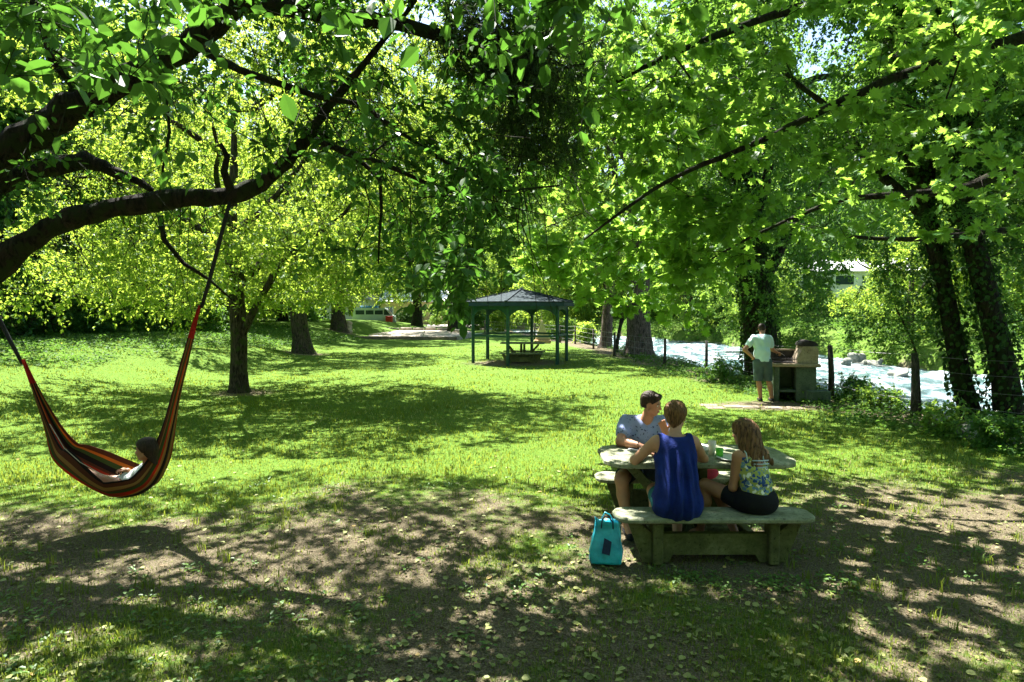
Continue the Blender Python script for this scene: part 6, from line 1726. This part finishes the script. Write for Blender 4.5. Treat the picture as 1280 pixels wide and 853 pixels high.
ls = Soft(); ls.ell(pel + A((0, 0, -.01)), (.195, .165, .15), None, .05)
for h_, k_, s_ in ((hL, kL, -1), (hR, kR, 1)): ls.cone(h_, k_ + A((0, 0, -.03)), .128, .095, .03); ls.ell(k_ * .5 + h_ * .5 + A((s_ * .07, -.02, -.02)), (.045, .07, .08), None, .02)
ls.plane(Z(0, 0, .985), (0, 0, 1)).plane(Z(0, 0, .47), (0, 0, -1)); part(ls, 'shorts', greysh, root, .008)
hs, HL, HM = hair_cap(hd, fwd, up, 1.02, .012); hs.ell(HL(0, -.05, .02), (.072, .06, .075), HM, .02); hs.plane(HL(0, .05, .03), HM @ norm(A((0, 1, -1)))); part(hs, 'hair', hair_dk, root, .007)
for a_ in (aL, aR):
    s = Soft(); s.cone(a_ + A((0, -.04, -.055)), a_ + A((.02, .17, -.06)), .042, .038, .02); s.plane(Z(0, 0, .003), (0, 0, -1)); part(s, 'sandal', shoe, root, .008)
# his tongs
b = MB(); b.tube([wrR + A((.06, .04, .0)), wrR + A((.16, .10, -.04)), wrR + A((.24, .14, -.09))], .006, 5); o = b.build('barbecue_tongs', chrome, None, True); tag(o, 'metal tongs held over the grill by the standing man', 'tongs')

# ---------- child in the hammock
hd = hp(182, 562, 6.10); root = person('dark-haired child in a pale top lying back in the hammock', hp(172, 612, 6.2)); P_ = lambda px, py, y=6.12: hp(px, py, y)
pel = P_(158, 605, 6.24); che = P_(183, 593, 6.25); nek = P_(183, 580, 6.20)
bd = Soft(); tor = Soft().ell(pel, (.10, .10, .08), None, .04).cone(pel, che, .085, .09, .05).ell(che, (.075, .11, .095), None, .04)
sN = che + A((-.0, -.09, .03)); sF = che + A((0, .10, .03)); eN = P_(174, 602, 6.16); wN = P_(160, 600, 6.20); eF = P_(172, 598, 6.3); wF = P_(160, 588, 6.22)
arm = Soft(); arm.cone(sN, eN, .036, .029, .02).cone(eN, wN, .029, .021, .02).cone(sF, eF, .036, .029, .02).cone(eF, wF, .029, .021, .02)
leg = Soft(); 
for dy in (-.07, .07): leg.cone(pel + A((0, dy, 0)), P_(128, 600, 6.2 + dy), .062, .045, .03).cone(P_(128, 600, 6.2 + dy), P_(102, 586, 6.2 + dy), .042, .028, .02).cone(P_(102, 586, 6.2 + dy), P_(97, 578, 6.2 + dy), .028, .02, .02)
bd = tor.plus(arm).plus(leg); bd.cone(nek - A((0, 0, .03)), hd - A((-.01, 0, .05)), .036, .036, .03)
fwd = norm(A((-.98, -.12, -.08))); up = A((-.05, 0, 1)); L, M = head(bd, hd, fwd, up, .88); hand(bd, wN, (-.9, -.05, .3), (0, -1, 0), 1, .6, .75); hand(bd, wF, (-.9, .1, .2), (0, 0, 1), -1, .6, .75)
part(bd, 'body', skin3, root, .006); face(L, M, .88, root)
tp = tor.infl(.012); tp.cone(sN, sN * .5 + eN * .5, .047, .046, .02).cone(sF, sF * .5 + eF * .5, .047, .046, .02); tp.disp = lambda X, Y, Z: .003 * np.sin(Z * 60 + X * 50); tp.hole(nek + A((0, 0, .03)), (.06, .06, .05)); part(tp, 'shirt', white_c, root, .006)
hs, HL, HM = hair_cap(hd, fwd, up, .88, .018); hs.ell(HL(0, -.05, .02), (.08, .07, .085), HM, .03); hs.cone(HL(.0, -.05, -.02), HL(0, -.05, -.15), .065, .05, .03); hs.cone(HL(.06, -.01, .0), HL(.062, .0, -.12), .03, .025, .02)
hs.plane(HL(0, .05, .03), HM @ norm(A((0, 1, -.7)))); part(hs, 'hair', hair_dk, root, .006)
